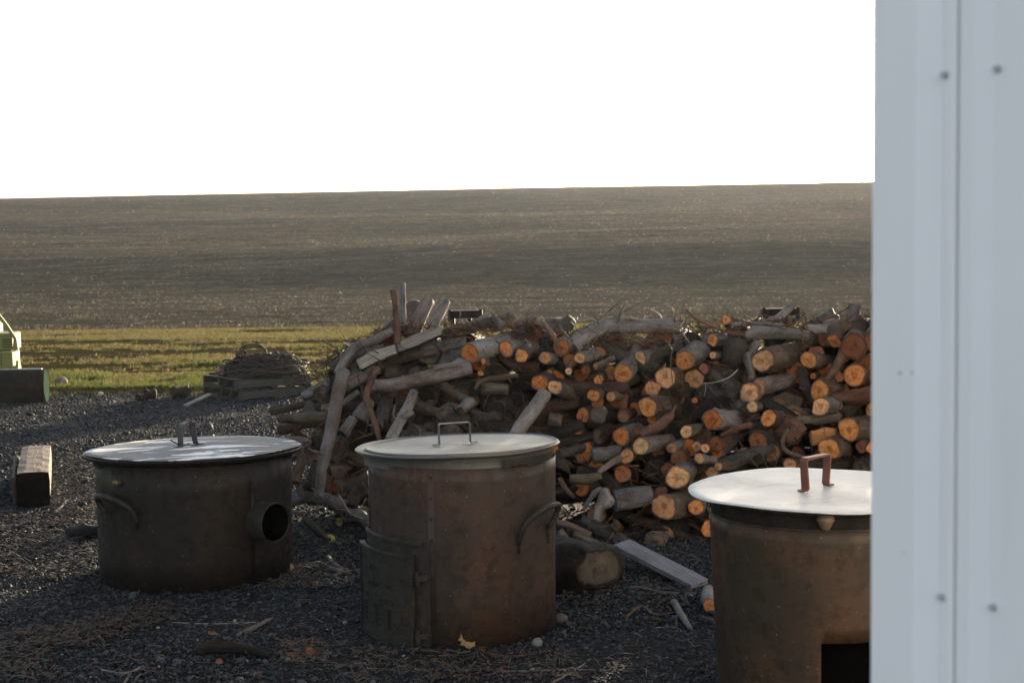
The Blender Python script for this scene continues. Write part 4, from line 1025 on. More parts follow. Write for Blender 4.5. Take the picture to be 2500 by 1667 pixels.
# --- sawn logs whose ends face us, read one by one
C = clog
C('A', 240, 712, 92, .62, 345, 560, 'o', 'g', 'egg shaped bright orange log end with dark heart under a forked grey stub', -.03)
C('A', 382, 588, 62, .52, 690, 515, 'p', 'g', 'slim grey log with narrow pale pink end left of the big round orange end', -.02)
C('A', 588, 745, 90, .96, 720, 770, 't', 'b', 'round tan log end with dark star heart in the middle of the pile', -.06)
C('A', 752, 598, 90, .72, 905, 480, 'o', 'g', 'orange log end with grey bark upper right of the tan star hearted end', -.04)
C('A', 1393, 608, 104, .84, 1650, 560, 'p', 'b', 'large pale orange log end with ringed knot and gnarled bark, second row', -.10, rough=2.0)
C('A', 1757, 598, 74, .74, 1960, 600, 'o', 'b', 'smooth oval orange log end below the pale bare branch stump', -.08)
C('A', 1352, 820, 72, .62, 1650, 745, 't', 'v', 'pinkish brown oval end of a pale smooth log in the centre right', -.05)
C('A', 1272, 872, 82, .56, 1400, 830, 'p', 'g', 'narrow pale log end with dark pith tucked left of the pinkish brown end', -.02)
C('A', 1297, 982, 50, .62, 1420, 950, 'p', 'g', 'small pale oval end under the narrow pale end with dark pith', -.03)
C('A', 1427, 1078, 76, .84, 1600, 1095, 'o', 'b', 'bright round orange end with radial cracks above the right pot lid', -.07)
C('A', 2092, 1167, 96, .90, 2260, 1110, 'o', 'b', 'brightest big round orange end with reddish bark rim beside the white building', -.12)
C('A', 1925, 1327, 90, .94, 2110, 1300, 'o', 'b', 'large round orange end just behind the red lid handle', -.12)
C('A', 1848, 850, 88, .52, 2060, 850, 'o', 'b', 'tall oval orange end standing on a smaller oval end, right side', -.05)
C('A', 1860, 985, 80, .54, 2020, 980, 'p', 'g', 'smaller notched oval end beneath the tall oval orange end', -.09)
C('A', 2130, 727, 92, .82, 2290, 720, 'o', 'r', 'big orange end with dark round heart touching the building edge', -.06)
C('A', 2010, 738, 42, .85, 2080, 725, 'O', 'r', 'small orange end left of the big dark hearted end by the building', -.02)
C('A', 1795, 732, 24, .85, 1860, 722, 'O', 'b', 'tiny orange end between the smooth oval and tall oval ends', -.02)
C('A', 440, 985, 84, .94, 610, 960, 'o', 'b', 'round orange end with brown smudged heart in the middle rows left of centre', -.10)
C('A', 972, 1080, 92, .62, 1180, 1075, 'O', 'l', 'deep orange oblique log face with shredded pale bark beside it', -.06, rough=1.8)
C('A', 757, 1187, 54, .92, 960, 1175, 'p', 'm', 'pale end striped with saw marks on a brown log', -.08)
C('A', 220, 1225, 72, .88, 430, 1140, 'O', 'g', 'dark orange round end on the left of a touching pair near mid pile', -.06)
C('A', 345, 1245, 88, .62, 470, 1190, 'O', 'b', 'broad dull orange face half hidden behind the hollow hearted pale end', -.00)
C('A', 387, 1307, 78, .48, 650, 1270, 'p', 'g', 'hollow hearted pale oval end of a stout grey log', -.12)
C('A', 265, 1387, 62, .74, 330, 1340, 't', 'b', 'tan oval end with dark spot below the dark orange pair', -.05)
C('A', 638, 1320, 50, .55, 770, 1262, 't', 'g', 'small dim tan oblique end on a grey log under the striped pale end', -.03)
C('A', 1003, 1290, 62, .88, 1100, 1270, 'd', 'r', 'dark red brown round end beside the short pale grey stub', -.03)
C('A', 912, 1318, 38, .66, 960, 1300, 'p', 'g', 'small pale ringed end leaning on the dark red brown end', -.08)
C('A', 862, 1405, 43, .86, 1010, 1412, 'p', 'v', 'short pinkish grey branch with pale sawn end in the lower rows', -.16)
C('A', 1022, 1472, 34, .62, 1190, 1450, 'p', 'b', 'small bright cream oval end just left of the right pot lid', -.10)
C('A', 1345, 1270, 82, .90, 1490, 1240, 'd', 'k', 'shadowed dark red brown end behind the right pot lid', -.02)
C('A', 1605, 1455, 56, .78, 1700, 1430, 't', 'b', 'tan end peeping over the right pot lid left of its red handle', -.05)
C('A', 2275, 1320, 48, .92, 2320, 1300, 'o', 'b', 'small orange end cut off by the building edge low on the right', -.05)
C('A', 2195, 1312, 52, .88, 2260, 1290, 'd', 'b', 'small dark brown end left of the small orange end by the building', -.01)
C('A', 2310, 1190, 92, .90, 2400, 1160, 'o', 'b', 'orange log end mostly hidden behind the white building edge', -.02)
C('A', 972, 435, 52, .48, 1170, 440, 'o', 'g', 'narrow orange end on grey log in the top row under the curved twig', -.03)
C('A', 975, 560, 29, .78, 1100, 540, 'p', 'g', 'thin grey branch with tiny tan end in the second row', -.06)
C('A', 1085, 272, 40, .92, 1120, 345, 'o', 'b', 'bright orange blunt end standing on the top edge of the pile', -.0)
C('A', 240, 1062, 50, .88, 340, 1040, 'd', 'r', 'dim red brown end left of the smudged orange end', .0)
C('A', 825, 930, 25, .9, 880, 920, 'O', 'k', 'tiny dim orange end in the dark gap at the centre', .0)
C('A', 480, 830, 76, .64, 570, 780, 't', 'b', 'rough brown oblique face below the tan star hearted end', .0, rough=1.6)
C('A', 895, 672, 48, .55, 980, 640, 'r', 'r', 'pinkish brown broken end right of the orange end in the second row', .02)
C('A', 475, 1085, 42, .88, 560, 1060, 'O', 'b', 'small dull orange end under the smudged orange end', .0)
C('A', 1320, 1400, 60, .8, 1400, 1380, 'k', 'm', 'mossy black log end above the right pot lid', -.0)
C('B', 875, 717, 92, .76, 1090, 690, 'o', 'l', 'orange end with curled dark mark under the thick pale log', -.04)
C('B', 1055, 792, 82, .70, 1170, 740, 'o', 'b', 'knobby tan and orange end with hanging bark, left top rows', -.06, rough=2.0)
C('B', 1320, 817, 73, .94, 1440, 850, 'o', 'g', 'clean round bright orange end left of the vertical splinter', -.10)
C('B', 1515, 700, 102, .88, 1720, 640, 'O', 'g', 'large reddish orange end behind the upright bark splinter', -.0)
C('B', 1722, 817, 72, .74, 1990, 720, 'p', 'g', 'pale orange end of a grey log at the foot of the long arched log', -.07)
C('B', 1900, 915, 36, .88, 2330, 670, 't', 'g', 'long thin grey branch with small tan end running up right', -.10)
C('B', 608, 855, 32, .66, 810, 905, 'o', 'g', 'small orange end of a thin branch beneath the thick pale log', -.04)
C('B', 580, 992, 36, .68, 720, 990, 'o', 'k', 'small orange end in shadow beside the long lilac grey log', -.03)
C('B', 1590, 970, 40, .86, 1610, 880, 'p', 'g', 'small tan ringed end under the gap left of the long thin branch', -.06)
C('B', 1262, 1107, 104, .95, 1420, 1060, 'O', 'k', 'large deep orange round end above the leaning grey pole', -.08)
C('B', 1435, 1152, 92, .66, 1660, 1240, 'p', 'm', 'pale oval end with open pith right of the large deep orange end', -.14)
C('B', 1790, 950, 56, .66, 1765, 850, 'r', 'r', 'pinkish chip shaped end in the second row left of centre', -.03)
C('B', 1935, 1068, 62, .88, 2010, 1000, 'o', 'b', 'orange end partly covered by a bark slab, left of the egg shaped end', -.02)
C('B', 1875, 1247, 76, .42, 2040, 1225, 'o', 'b', 'flat narrow orange ellipse end in the middle rows', -.04)
C('B', 2078, 1262, 60, .38, 2330, 1205, 't', 'b', 'narrow tan end of a brown log right of the flat orange ellipse', -.02)
C('B', 1370, 985, 40, .6, 1480, 960, 'O', 'r', 'small reddish orange face behind the large deep orange round end', .02)
C('E', 1726, 918, 136, .52, 1860, 830, 'p', 'g', 'tall pointed pale end with brown heart low in the pile', -.10)
C('E', 1585, 1228, 152, .93, 1840, 1190, 't', 'm', 'very large double ringed log end resting low beside the pot lid', -.14)
C('E', 1920, 1230, 84, .92, 2010, 1200, 'o', 'g', 'round orange end under the left tip of the white lid', -.10)
C('E', 2055, 1455, 88, .78, 2160, 1430, 'o', 'b', 'orange end half hidden behind the right pot jacket', -.10)
C('E', 900, 275, 82, .48, 760, 360, 'w', 'm', 'weathered grey oval end in the dark centre of the pile', -.02)
C('E', 1160, 258, 58, .80, 1260, 220, 'd', 'r', 'dull red brown end in shadow below the flat orange ellipse', .02)
C('E', 1740, 720, 90, .74, 1860, 680, 'd', 'r', 'shaggy brown end just above the tall pointed pale end', .0, rough=1.8)
C('E', 1620, 850, 70, .7, 1700, 830, 'd', 'r', 'dark brown end left of the tall pointed pale end', .02)
C('E', 1930, 600, 62, .66, 2010, 560, 't', 'b', 'tan face with small chip beside the short pale ringed end', .0)
C('E', 2090, 870, 72, .66, 2200, 840, 't', 'b', 'tan brown end with curled bark left of the white lid', -.03)
C('L', 1455, 440, 132, .92, 1560, 400, 'O', 'k', 'rotten dark orange stump end on the ground right of the grey board', -.15, rough=1.9)
C('L', 1120, 270, 100, .86, 1210, 250, 'w', 'v', 'pale peeled log end on the ground behind the grey board', -.10, rough=1.7)
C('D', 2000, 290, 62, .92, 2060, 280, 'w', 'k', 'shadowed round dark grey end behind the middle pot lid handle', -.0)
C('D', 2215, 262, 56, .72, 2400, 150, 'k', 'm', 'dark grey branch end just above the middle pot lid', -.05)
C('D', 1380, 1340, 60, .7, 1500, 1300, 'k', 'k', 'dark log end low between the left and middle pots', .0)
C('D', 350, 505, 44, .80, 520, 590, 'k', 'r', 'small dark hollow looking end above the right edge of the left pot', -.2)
C('C', 905, 1415, 66, .55, 1330, 1210, 'w', 'v', 'pinkish log with brown end sloping down left under the split halves', -.10)
C('C', 745, 1262, 46, .55, 880, 1195, 'k', 'g', 'short grey stub with dark end at the left crest of the pile', .05)
C('C', 600, 1530, 64, .7, 700, 1470, 'w', 'g', 'grey log end at the far left foot of the pile', .1)
C('H', 2, 1310, 90, .8, 60, 1290, 'd', 'k', 'dark brown end right of the mossy black log end', .0)
C('H', 700, 420, 62, .7, 830, 260, 'O', 'b', 'orange sawn foot of the knobby upright stump at top right', -.06, rough=2.0)
# --- logs and limbs seen from the side
L_ = plog
L_('B', [(458, 760), (700, 690), (1000, 610), (1340, 520)], [142, 138, 128, 112], 'O', 'l', 'thickest pale grey log lying across the top of the pile with a long orange cut', -.12, [0, .12, .24, .36], ends=(True, True), tilt=0, rough=.7)
L_('A', [(-170, 500), (-80, 400), (30, 350), (160, 325), (400, 325), (690, 318)], [60, 66, 66, 62, 62, 55], 'o', 'l', 'long arched pale log across the top centre with twigs growing from it', -.02, ends=(False, True), rough=.8, stubs=3)
L_('C', [(805, 1290), (920, 1120), (1020, 985), (1230, 900), (1450, 780)], [40, 70, 62, 52, 44], 'o', 'g', 'smooth grey limb bent like an elbow at the left top of the pile', -.10, ends=(False, False), rough=.7)
L_('X', [(840, 905), (826, 960), (806, 1060), (786, 1140), (781, 1215)], [16, 17, 16, 14, 8], 'w', 'g', 'long pale grey pole leaning from the left crest down to the ground', -.42, [0, -.02, -.05, -.08, -.1], ends=(False, False), stubs=3)
L_('C', [(1060, 1175), (1250, 1080), (1490, 990)], [92, 96, 70], 't', 'g', 'short split half log showing pale flat wood at the left top', -.16, split=(-.2, -.75, .62), splitcol=(.42, .40, .34), ends=(True, False))
L_('C', [(1500, 985), (1700, 900), (1920, 810), (2020, 790)], [70, 84, 74, 50], 't', 'g', 'longer split half log with a black crack', -.06, split=(-.2, -.75, .62), splitcol=(.34, .31, .28), ends=(False, False))
L_('C', [(2010, 850), (2200, 790), (2500, 705), (2720, 640)], [72, 76, 66, 46], 't', 'm', 'mossy brown log with orange broken tip below the left steel frame', .05, splinter=True)
L_('C', [(1230, 1430), (1500, 1400), (1850, 1330), (2150, 1260), (2340, 1210)], [74, 76, 88, 84, 88], 'w', 'v', 'long lilac grey log lying across the left half of the pile', -.10, ends=(False, False), rough=1.1)
L_('B', [(60, 980), (250, 960), (480, 920)], [88, 92, 70], 'w', 'v', 'knotty lilac grey log continuing under the thickest pale log', -.04, ends=(False, False), rough=1.7)
L_('C', [(1570, 760), (1573, 600), (1560, 260)], [50, 52, 60], 't', 'l', 'tallest upright grey slab sticking out of the pile with a sunlit right edge', .05, flat=.45, ends=(False, True), rough=.5)
L_('C', [(1500, 960), (1500, 700), (1465, 360)], [48, 42, 34], 'd', 'r', 'dark red brown ragged stick standing beside the tallest upright slab', -.05, splinter=True, rough=1.6, ends=(False, False))
L_('C', [(1640, 860), (1740, 680), (1870, 430)], [120, 104, 76], 'o', 'v', 'broad pinkish upright slab with a dark crack and slanted top', .12, flat=.9, ends=(False, True), rough=.7)
L_('C', [(1880, 820), (1960, 660), (2065, 440)], [64, 56, 56], 't', 'l', 'grey upright branch with knot hole leaning right beside the steel frame', .02, ends=(False, True), rough=.8)
L_('I', [(1230, 700), (1330, 590), (1400, 540)], [90, 88, 72], 't', 'l', 'pale lilac slab end poking up right of the left steel frame', .1, flat=.6)
L_('I', [(1480, 720), (1590, 640), (1760, 520)], [66, 62, 74], 'r', 'g', 'grey branch with pinkish sawn end pointing up right at the left crest', .1, ends=(False, True))
L_('I', [(1500, 540), (1560, 620), (1640, 690)], [34, 60, 62], 'w', 'g', 'gnarled grey knuckle of wood on the top edge above the thickest pale log', -.02, rough=2.4)
L_('I', [(1820, 700), (1990, 600), (2110, 560)], [50, 54, 34], 't', 'v', 'ragged pinkish knob on the top edge behind the thickest pale log', .2, rough=2.2, splinter=True)
L_('B', [(1290, 390), (1390, 520), (1480, 700), (1500, 800)], [14, 42, 34, 16], 'o', 'r', 'upright reddish brown bark splinter with sunlit edge', -.16, flat=.5, rough=1.2, name='splinter', cat='splinter', ends=(False, False))
L_('B', [(-60, 760), (160, 690), (420, 640)], [70, 74, 70], 'w', 'g', 'dull grey log behind the left end of the thickest pale log', .05, ends=(False, False))
L_('B', [(520, 1165), (575, 1085), (700, 1060), (1010, 1015)], [16, 30, 34, 24], 'p', 'b', 'bent brown branch with a pale peeled tip in the upper left shadow', -.12, name='branch', cat='branch')
L_('B', [(590, 1165), (900, 1180)], [66, 56], 'w', 'm', 'dark mossy log lying sideways under the bent brown branch', -.04, ends=(True, False))
L_('B', [(300, 1440), (500, 1310)], [62, 56], 'k', 'g', 'grey branch pointing down left above the middle pot lid', -.08)
L_('E', [(345, 40), (200, 250), (40, 470), (-60, 620)], [84, 84, 76, 60], 'w', 'l', 'thick pale grey pole leaning behind the middle pot lid', -.20, ends=(False, False), rough=.8)
L_('E', [(385, 300), (520, 330)], [66, 62], 'O', 'b', 'hollow log end glowing orange inside right of the leaning pale pole', -.12)
L_('A', [(745, 175), (790, 225), (860, 275), (980, 330), (1090, 370), (1240, 392)], [7, 12, 13, 13, 13, 14], 'o', 'r', 'curved reddish twig rising left from the top of the pile', -.15, name='branch', cat='branch', ends=(False, False))
L_('A', [(1330, 310), (1480, 270), (1560, 215), (1635, 135)], [26, 32, 36, 34], 'o', 'l', 'pale bare branch rising in front of the right steel frame', .05, ends=(False, False), rough=.8, name='branch', cat='branch')
L_('A', [(1120, 305), (1400, 300), (1570, 318)], [14, 16, 12], 'o', 'l', 'thin pale branch lying level along the top edge right of centre', -.02, ends=(False, False), name='branch', cat='branch')
L_('A', [(1240, 420), (1330, 380), (1560, 380), (1760, 405)], [30, 56, 54, 40], 'w', 'g', 'long dull grey log lying level in the top row at the right', -.06, ends=(False, False), rough=1.1)
L_('A', [(1760, 345), (1960, 348)], [42, 40], 'o', 'l', 'light grey log with broken orange left tip in the top row', -.04, splinter=2)
L_('A', [(1880, 290), (2100, 288), (2320, 300)], [22, 22, 24], 'w', 'l', 'slender pale log along the top edge next to the building', -.02, ends=(False, False))
L_('A', [(1880, 275), (1990, 225), (2090, 165)], [7, 8, 7], 'o', 'r', 'thin red twig slanting to the stump on the top edge at right', -.06, name='twig', cat='twig', ends=(False, False))
L_('H', [(850, 260), (860, 180), (868, 95)], [58, 56, 50], 'w', 'v', 'greyish knobby stump standing on the top edge beside the building', .0, rough=2.4)
L_('H', [(700, 430), (740, 330), (800, 250)], [58, 74, 60], 'd', 'b', 'gnarled brown upright stump piece in the top row at the right', -.08, rough=2.6, ends=(False, False))
L_('H', [(880, 420), (920, 320), (960, 260)], [60, 74, 54], 'd', 'b', 'shredded brown root piece right of the gnarled upright stump piece', .0, rough=2.8, ends=(False, False), splinter=True)
L_('A', [(1340, 460), (1260, 570), (1290, 700), (1295, 765)], [40, 46, 30, 22], 'o', 'g', 'grey limb hanging down left of the large pale orange end', -.08, ends=(False, False))
L_('A', [(2050, 500), (2150, 500), (2290, 520)], [60, 56, 48], 'o', 'b', 'split brown log lying level by the building in the upper rows', -.04, split=(-.1, -.9, .4), splitcol=(.42, .36, .30))
L_('A', [(2060, 480), (2020, 600), (1960, 690), (1915, 750)], [40, 44, 36, 12], 'o', 'r', 'reddish shattered limb slanting down left near the building', -.14, splinter=True, rough=1.8, ends=(False, False))
L_('A', [(2300, 590), (2190, 620), (2110, 660)], [32, 36, 20], 'O', 'r', 'orange brown splintered branch tip next to the building', -.12, splinter=True, ends=(False, False))
L_('A', [(2310, 660), (2190, 670)], [34, 24], 'O', 'r', 'second orange brown splinter just under the first by the building', -.09, ends=(False, False), splinter=True)
L_('A', [(1990, 905), (2130, 900), (2300, 890)], [44, 66, 60], 'd', 'r', 'dark red shattered trunk lying sideways right of the tall oval end', -.04, splinter=2, rough=1.9, ends=(False, False))
L_('A', [(1650, 1090), (1830, 1085), (2020, 1070)], [30, 42, 34], 'w', 'm', 'mossy green grey branch lying level above the square split chunk', -.04, ends=(False, False), rough=1.5)
L_('A', [(1780, 1240), (1990, 1225)], [66, 62], 'o', 'r', 'square split orange chunk above the large round end by the lid handle', -.06, split=(-.1, -1, .1), splitcol=(.62, .30, .13))
L_('A', [(1520, 1250), (1600, 1180), (1700, 1230)], [50, 110, 80], 'd', 'r', 'rounded reddish brown root ball above the right pot lid', .0, rough=2.4, ends=(False, False))
L_('A', [(1590, 1170), (1545, 1260), (1580, 1350), (1720, 1395)], [12, 16, 18, 14], 'p', 'b', 'curved pale root hooping down to the red lid handle', -.2, name='root', cat='root', ends=(False, False))
L_('A', [(1100, 660), (1130, 560), (1150, 480)], [96, 84, 50], 'd', 'k', 'dark shaggy root mass standing in the upper rows', -.0, rough=2.8, ends=(False, False))
L_('A', [(1040, 760), (1150, 700), (1300, 560)], [80, 76, 60], 'w', 'k', 'dark brown log slanting up behind the shaggy root mass', .08)
L_('A', [(385, 1215), (470, 1165), (590, 1095), (640, 1030), (662, 990)], [26, 46, 42, 18, 10], 't', 'r', 'shattered branch with stringy reddish fibres pointing down left', -.18, splinter=2, rough=2.0, ends=(False, False))
L_('A', [(1040, 1215), (1180, 1160), (1290, 1130)], [12, 24, 30], 't', 'r', 'reddish root slanting up right of the dark red brown end', -.12, rough=1.8, ends=(False, False), name='root', cat='root')
L_('A', [(1500, 1110), (1620, 1040), (1780, 1060)], [36, 60, 40], 'd', 'b', 'brown bent limb lying behind the mossy green grey branch', .04, ends=(False, False))
L_('A', [(1450, 960), (1560, 930), (1700, 960)], [46, 66, 50], 'd', 'b', 'dark knotted log lying sideways below the pale smooth log', .03, rough=2, ends=(False, False))
L_('A', [(90, 1010), (-60, 1090)], [58, 50], 'w', 'g', 'grey log slanting down left at the pile centre', .02)
L_('E', [(840, 700), (1140, 640)], [78, 74], 'w', 'g', 'dark bluish grey log lying sideways right of the middle pot', -.02, ends=(False, False))
L_('E', [(900, 870), (1010, 790), (1135, 715)], [26, 34, 36], 'w', 'l', 'thin pale branch rising right to the tan spotted end', -.14, ends=(False, False), name='branch', cat='branch')
L_('E', [(600, 935), (760, 930), (930, 900)], [76, 88, 60], 'w', 'm', 'broad olive brown slab lying beside the middle pot jacket', -.14, flat=.6, rough=1.3, ends=(False, False))
L_('E', [(1070, 1165), (1250, 1140), (1460, 1120)], [132, 136, 120], 'w', 'g', 'stout dark grey log lying level low beside the very large ringed end', -.06, ends=(False, False), rough=.8)
L_('E', [(970, 1050), (960, 1150), (900, 1260), (870, 1380)], [50, 74, 66, 44], 'w', 'l', 'shiny silver grey root standing before the stout dark grey log', -.30, rough=2.4, ends=(False, False))
L_('E', [(740, 1260), (860, 1080), (930, 1050)], [18, 30, 34], 'w', 'g', 'grey crooked root left of the shiny silver root', -.2, ends=(False, False), name='root', cat='root')
L_('E', [(500, 930), (560, 1040), (650, 1130)], [30, 36, 16], 'o', 'r', 'reddish crooked branch tip with pale point beside the middle pot', -.1, ends=(False, False), name='branch', cat='branch')
L_('E', [(470, 1390), (640, 1440), (820, 1520)], [34, 40, 30], 'w', 'b', 'brown branch slanting down right at the foot of the pile', -.2, ends=(False, False), name='branch', cat='branch')
L_('J', [(1050, 770), (1110, 850), (1180, 940)], [36, 34, 36], 'w', 'l', 'short white grey stick at the ground right of the middle pot', -.5, ends=(False, True), name='stick', cat='stick')
L_('J', [(1180, 790), (1330, 860), (1480, 930)], [30, 44, 30], 'r', 'm', 'brown bark strip with reddish edge on the ground before the pile', -.4, ends=(False, False), rough=1.5, name='bark_strip', cat='bark')
L_('J', [(1560, 700), (1620, 760)], [60, 54], 'w', 'b', 'small grey brown stub beneath the silver root', -.1, rough=1.8)
L_('D', [(140, 330), (400, 335), (700, 320)], [50, 66, 60], 'w', 'm', 'hollow weathered trunk jutting left above the left pot lid', -.28, ends=(True, False), rough=1.4)
L_('D', [(200, 590), (370, 575), (480, 600)], [28, 36, 34], 'p', 'v', 'pinkish stub with sunlit tip behind the right edge of the left lid', -.32, ends=(True, False), splinter=2)
L_('D', [(1200, 130), (1130, 240), (1080, 370)], [60, 96, 86], 'w', 'v', 'broad pinkish log end hanging in the left shadow of the pile', -.10, ends=(False, True))
L_('D', [(1010, 330), (940, 430), (880, 510)], [56, 66, 68], 'k', 'g', 'grey log pointing down left with a dark hollow end', -.14, ends=(False, True))
L_('D', [(1250, -170), (1180, -20), (1150, 120), (1250, 400), (1300, 590)], [26, 40, 38, 32, 26], 'o', 'r', 'crooked reddish branch hanging behind the middle pot lid', -.24, ends=(False, False), name='branch', cat='branch', stubs=2)
L_('D', [(1700, 20), (1640, 170), (1560, 330), (1420, 600)], [46, 60, 56, 70], 'w', 'l', 'pale forked branch pointing down behind the left side of middle lid', -.22, ends=(False, False), name='branch', cat='branch', stubs=1)
L_('D', [(1560, 330), (1690, 260)], [40, 30], 'w', 'l', 'short pale fork stub on the forked branch above the middle lid', -.24, name='branch', cat='branch')
L_('D', [(420, 90), (560, 20), (720, -60)], [56, 66, 70], 'w', 'g', 'grey log sloping up right at the far left edge of the pile', .05)
L_('D', [(640, 230), (760, 200)], [44, 44], 'w', 'v', 'stubby lilac log behind the leaning pale pole', -.1)
L_('D', [(880, 160), (1060, 20)], [34, 30], 'w', 'g', 'thin grey branch rising right of the leaning pale pole', -.15, ends=(False, False), name='branch', cat='branch')
L_('K', [(120, 900), (140, 780), (220, 670)], [46, 50, 44], 'w', 'b', 'brown bent branch standing beside the right edge of the left pot', -.2, ends=(False, False), name='branch', cat='branch', rough=1.8)
L_('K', [(250, 950), (330, 720)], [60, 54], 'w', 'k', 'dark log standing left of the pale pole foot', -.1)
L_('K', [(480, 700), (560, 560), (640, 400)], [48, 56, 60], 'w', 'k', 'dark trunk leaning right of the pale pole', .0, ends=(False, False))
L_('K', [(650, 1000), (720, 900), (830, 830)], [40, 66, 60], 'w', 'k', 'dark knobbly log against the left side of the middle pot', -.1, rough=2)
L_('K', [(660, 1120), (700, 1010), (800, 940)], [50, 60, 50], 'w', 'k', 'dark broken block low beside the left side of the middle pot', -.3, rough=2)
L_('K', [(100, 1175), (200, 1185)], [20, 18], 'w', 'v', 'short pale stick on the ground right of the flue collar', -.5, name='stick', cat='stick')
L_('K', [(210, 1240), (330, 1350), (440, 1440)], [50, 60, 40], 'w', 'k', 'dark bark slab on the ground between left and middle pots', -.5, flat=.5, ends=(False, False), name='bark_strip', cat='bark')
# --- filler logs in the pile, with the shade of its gaps in their colour
TOPL = [(690, 985), (740, 935), (790, 900), (850, 860), (900, 832), (960, 812), (1040, 812), (1100, 812), (1300, 806), (1420, 830), (1500, 826), (1700, 806), (1860, 800), (2200, 795), (2500, 800)]
BOTL = [(690, 1130), (760, 1240), (900, 1290), (1300, 1330), (2500, 1345)]
def interp(T, x):
    if x <= T[0][0]: return T[0][1]
    for (a, b), (c, d) in zip(T, T[1:]):
        if x <= c: return b + (d - b) * (x - a) / (c - a)
    return T[-1][1]
DIM = 'dim weathered log wedged in the shadowed gaps inside the wood pile'
rz = random.Random(3); cnt = 0
import re
_marks = []
for o in sc.objects:
    if o.parent is None and o.get('group') == PILE_GROUP and o.get('label'):
        mt_ = re.match(r'^(.*?\b(?:end|log|face|branch|root|pole|limb|slab|stick|stump|trunk|splinter|chunk|stub|stubs)\b)', o['label'])
        if mt_ and 2 < len(mt_.group(1).split()) <= 7:
            v_ = o.location - CAM; zz = v_.dot(fw); _marks.append((CX + F * v_.dot(rt) / zz, CY - F * v_.dot(up) / zz, mt_.group(1)))
_used = set()
TN = {'d': 'dark red brown', 'w': 'weathered grey', 'k': 'blackish', 'O': 'dull orange', 'r': 'pinkish', 't': 'tan'}
def dim_label(x, y, tone, r_, sawn):
    c = sorted(_marks, key=lambda q: (q[0] - x) ** 2 + (q[1] - y) ** 2)[:4]
    for (mx, my, nm) in c:
        dx, dy = x - mx, y - my
        w_ = ('right of' if dx > 0 else 'left of') if abs(dx) > abs(dy) else ('below' if dy > 0 else 'above')
        l_ = '%s dim log%s just %s the %s' % ('stout' if r_ > 27 else 'thin', ' with %s end' % TN[tone] if sawn else '', w_, nm)
        if l_ not in _used and len(l_.split()) <= 16: _used.add(l_); return l_
    return None
row = 0; py = 825
while py < 1345:
    px = 760 + (row % 2) * 33
    while px < 2230:
        x = px + rz.uniform(-16, 16); y = py + rz.uniform(-12, 12)
        if interp(TOPL, x) + 14 < y < interp(BOTL, x) and not (1400 > x > 860 and y > 1110) and not (x > 1760 and y > 1150):
            r_ = rz.uniform(19, 33); lft = x < 1150
            ang_ = rz.uniform(-.7, .5) if not lft else rz.uniform(-1.2, .3)
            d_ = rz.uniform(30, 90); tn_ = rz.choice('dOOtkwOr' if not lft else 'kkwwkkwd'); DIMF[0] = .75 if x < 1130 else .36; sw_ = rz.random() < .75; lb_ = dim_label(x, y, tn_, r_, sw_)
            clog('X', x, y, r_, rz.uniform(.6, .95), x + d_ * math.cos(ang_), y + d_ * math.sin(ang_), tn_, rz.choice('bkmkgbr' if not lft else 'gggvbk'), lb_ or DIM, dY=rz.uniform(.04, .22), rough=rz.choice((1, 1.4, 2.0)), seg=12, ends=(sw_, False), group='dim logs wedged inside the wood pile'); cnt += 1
        px += 66
    py += 47; row += 1
# crossing branches between them, shaded by colour likewise
BRG = 'thin dim branches wedged inside the wood pile'
for i in range(215):
    x = rz.uniform(735, 2200); y = rz.uniform(840, 1330)
    if not (interp(TOPL, x) + 16 < y < interp(BOTL, x)) or (1400 > x > 860 and y > 1100) or (x > 1760 and y > 1150): continue
    a_ = rz.choice((rz.uniform(-.6, .5), rz.uniform(-.6, .5), rz.uniform(-1.6, 1.6))); L2 = rz.uniform(45, 110); r_ = rz.uniform(8, 20); Yd = rz.uniform(.02, .24)
    q = [(x - L2 * math.cos(a_), y + L2 * math.sin(a_)), (x + rz.uniform(-12, 12), y + rz.uniform(-12, 12)), (x + L2 * math.cos(a_), y - L2 * math.sin(a_))]
    if any(interp(TOPL, u) + 8 > v for u, v in q): continue
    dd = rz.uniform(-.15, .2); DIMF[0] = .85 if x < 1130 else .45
    c_ = sorted(_marks, key=lambda t: (t[0] - x) ** 2 + (t[1] - y) ** 2)[:5]; lb_ = None
    for (mx, my, nm) in c_:
        w_ = ('right of' if x > mx else 'left of') if abs(x - mx) > abs(y - my) else ('below' if y > my else 'above')
        l_ = '%s dim branch slanting just %s the %s' % ('thick' if r_ > 14 else 'slim', w_, nm)
        if l_ not in _used and len(l_.split()) <= 16: _used.add(l_); lb_ = l_; break
    plog('X', q, [r_, r_ * 1.1, r_ * .8], rz.choice('wkdr'), rz.choice('bkmgr'), lb_ or 'thin dim branch wedged in the gaps inside the wood pile', Yd, [0, dd / 2, dd], name='branch', cat='branch', group=BRG, seg=9, rough=rz.choice((1, 1.8, 2.4)), ends=(False, rz.random() < .4), splinter=rz.random() < .3)
